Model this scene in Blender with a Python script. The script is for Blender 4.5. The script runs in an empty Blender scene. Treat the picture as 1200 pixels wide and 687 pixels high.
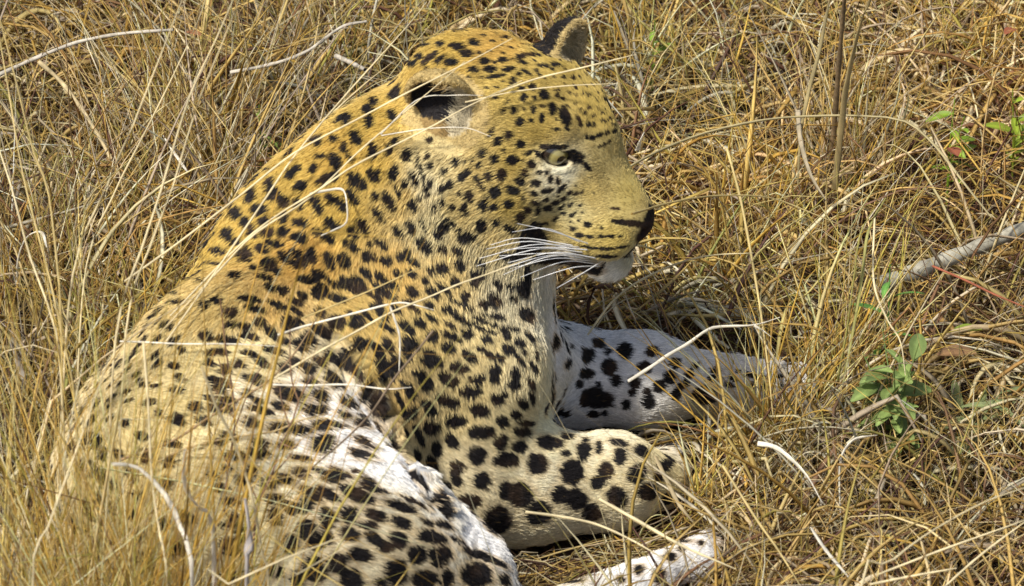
import bpy, bmesh, math, random
import numpy as np
from mathutils import Vector, Matrix
from mathutils.bvhtree import BVHTree

sc = bpy.context.scene
COL = sc.collection
rng = np.random.default_rng(7)
random.seed(7)

# ------------------------------------------------------------------ camera, sky, sun
PITCH = math.radians(30)
LOOK = Vector((0.0, 0.27, 0.0))
DIST = 7.0
FWD = Vector((0, math.cos(PITCH), -math.sin(PITCH)))
UPV = Vector((0, math.sin(PITCH), math.cos(PITCH)))
RGT = Vector((1, 0, 0))
EYE = LOOK - FWD * DIST
PXM = 1100.0 * DIST            # focal length in photograph pixels
cam_d = bpy.data.cameras.new('camera')
cam_d.sensor_width = 36.0
cam_d.lens = 36.0 * PXM / 1200.0
cam_d.clip_start = 0.1
cam_d.clip_end = 500.0
cam = bpy.data.objects.new('camera', cam_d)
cam.location = EYE
cam.rotation_euler = (math.pi / 2 - PITCH, 0, 0)
COL.objects.link(cam)
sc.camera = cam
cam_d.dof.use_dof = True
cam_d.dof.focus_distance = 6.85
cam_d.dof.aperture_fstop = 15.0

SUN_EL, SUN_AZ = math.radians(56), math.radians(226)      # azimuth from +Y (away from the camera) towards +X
world = bpy.data.worlds.new('World')
sc.world = world
world.use_nodes = True
wn = world.node_tree
sky = wn.nodes.new('ShaderNodeTexSky')
sky.sky_type = 'NISHITA'
sky.sun_disc = False
sky.sun_elevation = SUN_EL
sky.sun_rotation = SUN_AZ
sky.air_density = 1.0
sky.dust_density = 3.0
bg = wn.nodes['Background']
wn.links.new(sky.outputs[0], bg.inputs[0])
bg.inputs[1].default_value = 0.10
sun_d = bpy.data.lights.new('sun', 'SUN')
sun_d.energy = 4.1
sun_d.angle = math.radians(5)
sun_d.color = (1.0, 0.95, 0.86)
sun = bpy.data.objects.new('sun', sun_d)
sdir = Vector((math.cos(SUN_EL) * math.sin(SUN_AZ), math.cos(SUN_EL) * math.cos(SUN_AZ), math.sin(SUN_EL)))
sun.rotation_euler = sdir.to_track_quat('Z', 'Y').to_euler()
COL.objects.link(sun)
sc.view_settings.view_transform = 'Standard'
sc.view_settings.look = 'None'
sc.view_settings.gamma = 1.0
sc.view_settings.exposure = 0.38

# ------------------------------------------------------------------ helpers
def ray(px, py):
    return (FWD + RGT * ((px - 600.0) / PXM) + UPV * ((343.5 - py) / PXM))

def W(px, py, z):
    """the place at height z that is seen at a pixel of the photograph"""
    d = ray(px, py)
    t = (z - EYE.z) / d.z
    return EYE + d * t

def nrm(a):
    return a / np.maximum(np.linalg.norm(a, axis=-1, keepdims=True), 1e-9)

def tag(o, label=None, category=None, group=None, kind=None):
    for k, v in (('label', label), ('category', category), ('group', group), ('kind', kind)):
        if v: o[k] = v
    return o

def link(name, data, parent=None, mat=None):
    o = bpy.data.objects.new(name, data)
    COL.objects.link(o)
    if parent is not None: o.parent = parent
    if mat is not None: data.materials.append(mat)
    return o

def np_mesh(name, verts, faces_flat, nside, smooth=True, cols=None):
    """mesh from arrays; faces all with nside corners; cols (n,3) per vertex"""
    me = bpy.data.meshes.new(name)
    verts = np.asarray(verts, np.float32); faces_flat = np.asarray(faces_flat, np.int32)
    nf = len(faces_flat) // nside
    me.vertices.add(len(verts)); me.vertices.foreach_set('co', verts.ravel())
    me.loops.add(len(faces_flat)); me.loops.foreach_set('vertex_index', faces_flat.ravel())
    me.polygons.add(nf)
    me.polygons.foreach_set('loop_start', np.arange(0, nf * nside, nside, dtype=np.int32))
    me.polygons.foreach_set('loop_total', np.full(nf, nside, np.int32))
    me.polygons.foreach_set('use_smooth', np.full(nf, smooth))
    me.update(calc_edges=True)
    if cols is not None: set_col(me, cols)
    return me

def set_col(me, cols, name='col'):
    at = me.color_attributes.new(name, 'FLOAT_COLOR', 'POINT')
    c = np.ones((len(cols), 4), np.float32); c[:, :3] = cols
    at.data.foreach_set('color', c.ravel())

def mat_new(name):
    m = bpy.data.materials.new(name); m.use_nodes = True
    nt = m.node_tree
    b = nt.nodes['Principled BSDF']
    return m, nt, b

def attr_mat(name, rough=0.7, spec=0.2, noise=0.0, nscale=60.0, transl=0.0, attr='col'):
    m, nt, b = mat_new(name)
    a = nt.nodes.new('ShaderNodeAttribute'); a.attribute_name = attr
    b.inputs['Roughness'].default_value = rough
    b.inputs['Specular IOR Level'].default_value = spec
    src = a.outputs['Color']
    if noise > 0:
        tc = nt.nodes.new('ShaderNodeTexCoord')
        n = nt.nodes.new('ShaderNodeTexNoise'); n.inputs['Scale'].default_value = nscale; n.inputs['Detail'].default_value = 4
        nt.links.new(tc.outputs['Object'], n.inputs['Vector'])
        mr = nt.nodes.new('ShaderNodeMapRange')
        mr.inputs['From Min'].default_value = 0.3; mr.inputs['From Max'].default_value = 0.7
        mr.inputs['To Min'].default_value = 1 - noise; mr.inputs['To Max'].default_value = 1 + noise
        nt.links.new(n.outputs['Fac'], mr.inputs['Value'])
        vm = nt.nodes.new('ShaderNodeVectorMath'); vm.operation = 'SCALE'
        nt.links.new(src, vm.inputs[0]); nt.links.new(mr.outputs[0], vm.inputs['Scale'])
        src = vm.outputs[0]
    nt.links.new(src, b.inputs['Base Color'])
    if transl > 0:
        tr = nt.nodes.new('ShaderNodeBsdfTranslucent'); nt.links.new(src, tr.inputs['Color'])
        mx = nt.nodes.new('ShaderNodeMixShader'); mx.inputs[0].default_value = transl
        nt.links.new(b.outputs[0], mx.inputs[1]); nt.links.new(tr.outputs[0], mx.inputs[2])
        nt.links.new(mx.outputs[0], nt.nodes['Material Output'].inputs['Surface'])
    return m
# ------------------------------------------------------------------ leopard: body as one smooth surface
def A(v): return np.array(v[:], float)

def round_cone(P, a, b, r1, r2):
    ba = b - a; l2 = float(ba @ ba)
    rr = r1 - r2; a2 = l2 - rr * rr; il2 = 1.0 / l2
    pa = P - a; y = pa @ ba; z = y - l2
    x2v = pa * l2 - y[..., None] * ba; x2 = (x2v * x2v).sum(-1)
    y2 = y * y * l2; z2 = z * z * l2
    k = np.sign(rr) * rr * rr * x2
    d = (np.sqrt(np.maximum(x2 * a2 * il2, 0)) + y * rr) * il2 - r1
    m1 = np.sign(z) * a2 * z2 > k
    m2 = np.sign(y) * a2 * y2 < k
    d = np.where(m2, np.sqrt(x2 + y2) * il2 - r1, d)
    d = np.where(m1, np.sqrt(x2 + z2) * il2 - r2, d)
    return d

def ellipsoid(P, c, R, M=None):
    q = P - c
    if M is not None: q = q @ M          # columns of M are the ellipsoid's axes
    k0 = np.linalg.norm(q / R, axis=-1); k1 = np.linalg.norm(q / (R * R), axis=-1)
    return k0 * (k0 - 1.0) / np.maximum(k1, 1e-6)

def smin(a, b, k):
    h = np.maximum(k - np.abs(a - b), 0) / k
    return np.minimum(a, b) - h * h * k * 0.25

def smax(a, b, k): return -smin(-a, -b, k)

# head frame -----------------------------------------------------------------
HYAW, HPITCH, HROLL = math.radians(25), math.radians(14), math.radians(0)
hf = Vector((math.cos(HPITCH) * math.cos(HYAW), -math.cos(HPITCH) * math.sin(HYAW), -math.sin(HPITCH)))
hn = Vector((-math.sin(HYAW), -math.cos(HYAW), 0))          # the cheek nearer the camera
hu = hn.cross(hf) if hn.cross(hf).z > 0 else hf.cross(hn)
hn, hu = (hn * math.cos(HROLL) + hu * math.sin(HROLL)), (hu * math.cos(HROLL) - hn * math.sin(HROLL))
HM = np.array([hf[:], hn[:], hu[:]]).T                    # columns: forward, near side, up
HC = A(W(604, 163, 0.375))                                 # middle of the skull
HS = 1.04                                                   # scale of the head
def H(x, y, z): return HC + HM @ (np.array([x, y, z]) * HS)

PR = []      # (kind, args, k, group)  group 0 body, 1 head
def cone(p, q, r1, r2, k=0.04, g=0): PR.append(('c', (A(p), A(q), r1, r2), k, g))
def ell(c, R, k=0.03, g=0, M=None): PR.append(('e', (A(c), np.array(R, float), M), k, g))

# trunk
cone(W(418, 372, .185), W(305, 505, .160), .150, .145, .05)
cone(W(305, 505, .160), W(225, 600, .145), .145, .118, .05)
cone(W(455, 330, .215), W(418, 372, .185), .135, .150, .05)
# chest
cone(W(470, 420, .165), W(540, 445, .135), .135, .085, .05)
cone(W(505, 345, .205), W(540, 440, .13), .105, .085, .05)
# withers and neck
cone(W(410, 300, .265), W(468, 245, .300), .113, .100, .05)
cone(W(468, 245, .300), W(535, 168, .350), .100, .084, .05)
cone(W(500, 320, .235), W(565, 245, .30), .105, .075, .05)
# near shoulder and upper arm
cone(W(468, 370, .24), W(545, 440, .17), .062, .074, .03)
cone(W(545, 440, .17), W(520, 560, .085), .078, .062, .025)
# near forearm and folded paw
cone(W(515, 572, .075), W(620, 568, .060), .064, .052, .04)
cone(W(620, 572, .060), W(715, 563, .052), .052, .045, .03)
cone(W(715, 565, .048), W(768, 564, .034), .042, .028, .03)
for i, (dx, dy) in enumerate(((796, 530), (803, 545), (800, 562), (788, 577))):
    cone(W(764, 558, .030), W(dx - 10, dy + 6, .017), .020, .0130, .007)
# far forearm and outstretched paw
cone(W(585, 430, .12), W(655, 445, .055), .066, .048, .03)
cone(W(655, 440, .055), W(755, 446, .048), .050, .044, .03)
cone(W(755, 446, .048), W(845, 453, .034), .043, .031, .03)
cone(W(845, 453, .034), W(900, 452, .028), .030, .029, .02)
for i, (dx, dy) in enumerate(((935, 437), (944, 446), (943, 457), (934, 466))):
    cone(W(900, 451, .025), W(dx, dy, .015), .018, .0110, .007)
# loin fold of loose belly skin
cone(W(395, 455, .150), W(505, 600, .045), .060, .040, .05)
# thigh, knee, shank, long hind foot
cone(W(235, 590, .175), W(400, 655, .120), .125, .105, .05)
cone(W(400, 655, .120), W(512, 690, .080), .105, .072, .05)
cone(W(512, 692, .070), W(520, 760, .040), .060, .036, .04)
cone(W(520, 760, .040), W(610, 736, .030), .034, .027, .03)
cone(W(610, 736, .030), W(770, 674, .024), .026, .021, .03)
for i, (dx, dy) in enumerate(((835, 632), (846, 640), (842, 652), (828, 662))):
    cone(W(778, 668, .022), W(dx - 6, dy + 2, .014), .017, .0105, .007)
# far haunch, far hind leg tucked under, tail
cone(W(185, 570, .14), W(170, 500, .08), .10, .07, .05)
cone(W(170, 500, .06), W(250, 420, .04), .05, .03, .04)
cone(W(190, 640, .12), W(80, 700, .05), .07, .036, .05)
tl = [W(80, 700, .045), W(0, 660, .03), W(-90, 590, .025), W(-130, 500, .025), W(-90, 420, .022)]
for i in range(4): cone(tl[i], tl[i + 1], .036 - .004 * i, .034 - .004 * i, .02)
# head ---------------------------------------------------------------------
def hcone(p, q, r1, r2, k=.02): PR.append(('c', (H(*p), H(*q), r1 * HS, r2 * HS), k, 1))
def hell(c, R, k=.02, rot=None):
    M = HM if rot is None else HM @ np.array(Matrix.Rotation(math.radians(rot[0]), 3, rot[1]))
    PR.append(('e', (H(*c), np.array(R, float) * HS, M), k, 1))
hell((-.034, 0, .026), (.086, .073, .064))
hcone((.020, 0, .046), (.062, 0, .034), .046, .034, .03)
for s in (1, -1):
    hell((-.012, s * .045, -.018), (.062, .040, .052), .03)
    hell((-.045, s * .040, -.042), (.055, .040, .045), .03)
    hcone((.050, s * .030, .056), (-.005, s * .044, .060), .0165, .018, .015)     # brow
    hcone((.045, s * .040, .000), (.000, s * .055, .004), .022, .022, .02)        # cheek bone
    hell((.110, s * .022, -.043), (.033, .024, .024), .010)                        # whisker pad
    hell((.054, s * .040, .033), (.017, .013, .0135), .006)                        # lids
hcone((.052, 0, .030), (.128, 0, -.022), .033, .0225, .025)       # bridge of the nose
hcone((.045, 0, -.010), (.102, 0, -.036), .046, .031, .03)
hell((.141, 0, -.028), (.012, .019, .012), .006)                 # nose
hcone((.116, 0, -.080), (.020, 0, -.066), .020, .040, .02)       # lower jaw
hell((.122, 0, -.080), (.021, .022, .018), .012)
CUT = []
for s in (1, -1):
    m = [(.144, 0, -.060), (.130, s * .032, -.066), (.100, s * .046, -.068), (.065, s * .055, -.060), (.030, s * .060, -.048)]
    for i in range(4): CUT.append(('c', (H(*m[i]), H(*m[i + 1]), .0030, .0030), .006))
    CUT.append(('e', (H(.060, s * .048, .033), np.array((.0160, .012, .0100)), HM), .004))     # eye opening
    CUT.append(('e', (H(.152, s * .011, -.028), np.array((.007, .0045, .005)), HM), .003))     # nostril
CUT.append(('c', (H(.150, 0, -.038), H(.140, 0, -.058), .0026, .002), .004))

def axes(n, up):
    n = nrm(np.array(n, float)); up = np.array(up, float); up = nrm(up - n * (n @ up)); return np.stack([np.cross(up, n), up, n], 1)
EARS = []
# near ear turned out to the side, far ear pricked forward; each is a cup: centre, radii (wide, tall, deep), frame with z = opening
EARS.append((H(-.057, .077, .052), np.array((.035, .036, .026)), HM @ axes((-.02, .93, -.28), (-.18, .30, 1))))
EARS.append((H(.010, -.056, .073), np.array((.030, .037, .022)), HM @ axes((.93, .12, .10), (.10, -.10, 1))))

def ear_sdf(P, e):
    c, R, M = e
    q = (P - c) @ M
    k0 = np.linalg.norm(q / R, axis=-1); k1 = np.linalg.norm(q / (R * R), axis=-1)
    d = k0 * (k0 - 1.0) / np.maximum(k1, 1e-6)
    shell = np.abs(d) - .0036
    if e is EARS[0]:     # the rim sinks into the fur below and towards the face
        lim = .005 + .75 * np.minimum(q[..., 1] + .006, 0) - 1.0 * np.maximum(q[..., 0] * (1.0 if (M[:, 0] @ HM[:, 0]) > 0 else -1.0) - .008, 0)
        return smax(shell, q[..., 2] - lim, .004)
    return smax(shell, q[..., 2] - .004, .004)

def prim(P, kind, a):
    return round_cone(P, *a) if kind == 'c' else ellipsoid(P, a[0], a[1], a[2])

def bbox_of(kind, a):
    if kind == 'c':
        return np.minimum(a[0] - a[2], a[1] - a[3]), np.maximum(a[0] + a[2], a[1] + a[3])
    r = a[1].max(); return a[0] - r, a[0] + r

def sdf_points(P):
    """exact field at a list of points, evaluated in boxes round each primitive"""
    N = len(P)
    body = np.full(N, .3); head = np.full(N, .3)
    for kind, a, k, g in PR:
        lo, hi = bbox_of(kind, a); m = k + .02
        s = np.nonzero(((P > lo - m) & (P < hi + m)).all(1))[0]
        if not len(s): continue
        d = prim(P[s], kind, a); F = head if g else body
        F[s] = smin(F[s], d, k)
    f = smin(body, head, .022)
    for e in EARS:
        s = np.nonzero((np.abs(P - e[0]) < .08).all(1))[0]
        if len(s): f[s] = smin(f[s], ear_sdf(P[s], e), .008)
    for kind, a, k in CUT:
        lo, hi = bbox_of(kind, a); m = k + .015
        s = np.nonzero(((P > lo - m) & (P < hi + m)).all(1))[0]
        if len(s): f[s] = smax(f[s], -prim(P[s], kind, a), k)
    return f

def surface_nets(lo, hi, h):
    n = np.ceil((hi - lo) / h).astype(int) + 1
    F = np.full(n, .3, np.float32)
    # coarse pass finds where the surface can be
    ax = [lo[i] + np.arange(n[i]) * h for i in range(3)]
    st = 4
    cx = [a[::st] for a in ax]
    G = np.stack(np.meshgrid(*cx, indexing='ij'), -1)
    sh = G.shape[:3]
    fc = sdf_points(G.reshape(-1, 3)).reshape(sh)
    near = np.abs(fc) < h * st * 1.9
    Fc = np.repeat(np.repeat(np.repeat(fc, st, 0), st, 1), st, 2)[:n[0], :n[1], :n[2]]
    nm = np.repeat(np.repeat(np.repeat(near, st, 0), st, 1), st, 2)[:n[0], :n[1], :n[2]]
    for d in range(3):
        nm = nm | np.roll(nm, -st // 2, d) | np.roll(nm, st // 2, d)
    F[:] = Fc
    idx = np.argwhere(nm)
    F[nm] = sdf_points(lo + idx * h)
    S = F < 0
    c = np.zeros(tuple(n - 1), np.int8)
    for i in (0, 1):
        for j in (0, 1):
            for k in (0, 1):
                c += S[i:n[0] - 1 + i, j:n[1] - 1 + j, k:n[2] - 1 + k]
    act = (c > 0) & (c < 8)
    cells = np.argwhere(act)
    vid = np.full(tuple(n - 1), -1, np.int64); vid[act] = np.arange(len(cells))
    acc = np.zeros((len(cells), 3)); cnt = np.zeros(len(cells))
    corners = [(i, j, k) for i in (0, 1) for j in (0, 1) for k in (0, 1)]
    for a in corners:
        for d in range(3):
            if a[d] == 0:
                b = list(a); b[d] = 1
                va = F[cells[:, 0] + a[0], cells[:, 1] + a[1], cells[:, 2] + a[2]]
                vb = F[cells[:, 0] + b[0], cells[:, 1] + b[1], cells[:, 2] + b[2]]
                m = (va < 0) != (vb < 0)
                t = np.where(m, va / np.where(m, va - vb, 1), 0)
                p = np.array(a, float)[None, :].repeat(len(cells), 0); p[:, d] += t
                acc[m] += p[m]; cnt[m] += 1
    V = lo + (cells + acc / cnt[:, None]) * h
    faces = []
    for d in range(3):
        u, v = [(1, 2), (2, 0), (0, 1)][d]
        s0 = [slice(None)] * 3; s1 = [slice(None)] * 3
        s0[d] = slice(0, n[d] - 1); s1[d] = slice(1, n[d])
        e = S[tuple(s0)] != S[tuple(s1)]
        ee = np.argwhere(e)
        ok = (ee[:, u] > 0) & (ee[:, v] > 0) & (ee[:, u] < n[u] - 1) & (ee[:, v] < n[v] - 1)
        ee = ee[ok]
        sgn = S[tuple(s0)][ee[:, 0], ee[:, 1], ee[:, 2]]
        q = []
        for du, dv in ((-1, -1), (0, -1), (0, 0), (-1, 0)):
            cc = ee.copy(); cc[:, u] += du; cc[:, v] += dv
            q.append(vid[cc[:, 0], cc[:, 1], cc[:, 2]])
        q = np.stack(q, 1)
        q[~sgn] = q[~sgn][:, ::-1]
        faces.append(q)
    return V, np.concatenate(faces)

def grad(P, e=.0012):
    f0 = sdf_points(P)
    g = np.stack([sdf_points(P + np.eye(3)[i] * e) - f0 for i in range(3)], 1) / e
    return f0, g

def subdivide_quads(V, Q):
    """each quad into four"""
    E = np.concatenate([Q[:, [0, 1]], Q[:, [1, 2]], Q[:, [2, 3]], Q[:, [3, 0]]]); E = np.sort(E, 1)
    key = E[:, 0] * (len(V) + 1) + E[:, 1]
    uk, first, inv = np.unique(key, return_index=True, return_inverse=True)
    mid = (V[E[first, 0]] + V[E[first, 1]]) / 2
    nq = len(Q); em = len(V) + inv.reshape(4, nq)
    cid = len(V) + len(mid) + np.arange(nq)
    V2 = np.concatenate([V, mid, V[Q].mean(1)])
    F = [np.stack([Q[:, i], em[i], cid, em[(i + 3) % 4]], 1) for i in range(4)]
    return V2, np.concatenate(F)

lo = np.array((-.78, -.86, -.02)); hi = np.array((.36, .22, .54))
BV, BQ = surface_nets(lo, hi, .0055)
def project(V, n=2):
    for _ in range(n):
        f0, g = grad(V); gl = np.maximum((g * g).sum(1, keepdims=True), .3)
        V = V - np.clip(f0[:, None] * g / gl, -.004, .004)
    return V
BV = project(BV, 1)
# creases pressed into the surface: cheek ruff against the neck, upper arm against the flank, folds of the shoulder
bv0 = BVHTree.FromPolygons(BV.tolist(), BQ.tolist())
for rr_, kk_, line in ((.0060, .040, ((398, 390), (430, 440), (460, 500), (503, 565), (560, 630))),):
    q = []
    for px, py in line:
        hit = bv0.ray_cast(EYE, ray(px, py).normalized())
        if hit[0] is not None: q.append(np.array(hit[0]))
    for i in range(len(q) - 1): CUT.append(('c', (q[i], q[i + 1], rr_ * (.6 if i == 0 else 1), rr_), kk_))
BV, BQ = subdivide_quads(BV, BQ)
BV = project(BV, 2)
BV[:, 2] = np.maximum(BV[:, 2], .002)
_, g = grad(BV)
BN = nrm(g)
bvh = BVHTree.FromPolygons(BV.tolist(), BQ.tolist())
# ------------------------------------------------------------------ leopard: coat
def surface(px, py):
    """point and normal of the body seen at a pixel of the photograph, and the ray"""
    d = ray(px, py).normalized()
    loc, n, i, dist = bvh.ray_cast(EYE, d)
    return (loc, n, d, dist) if loc is not None else None

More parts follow.
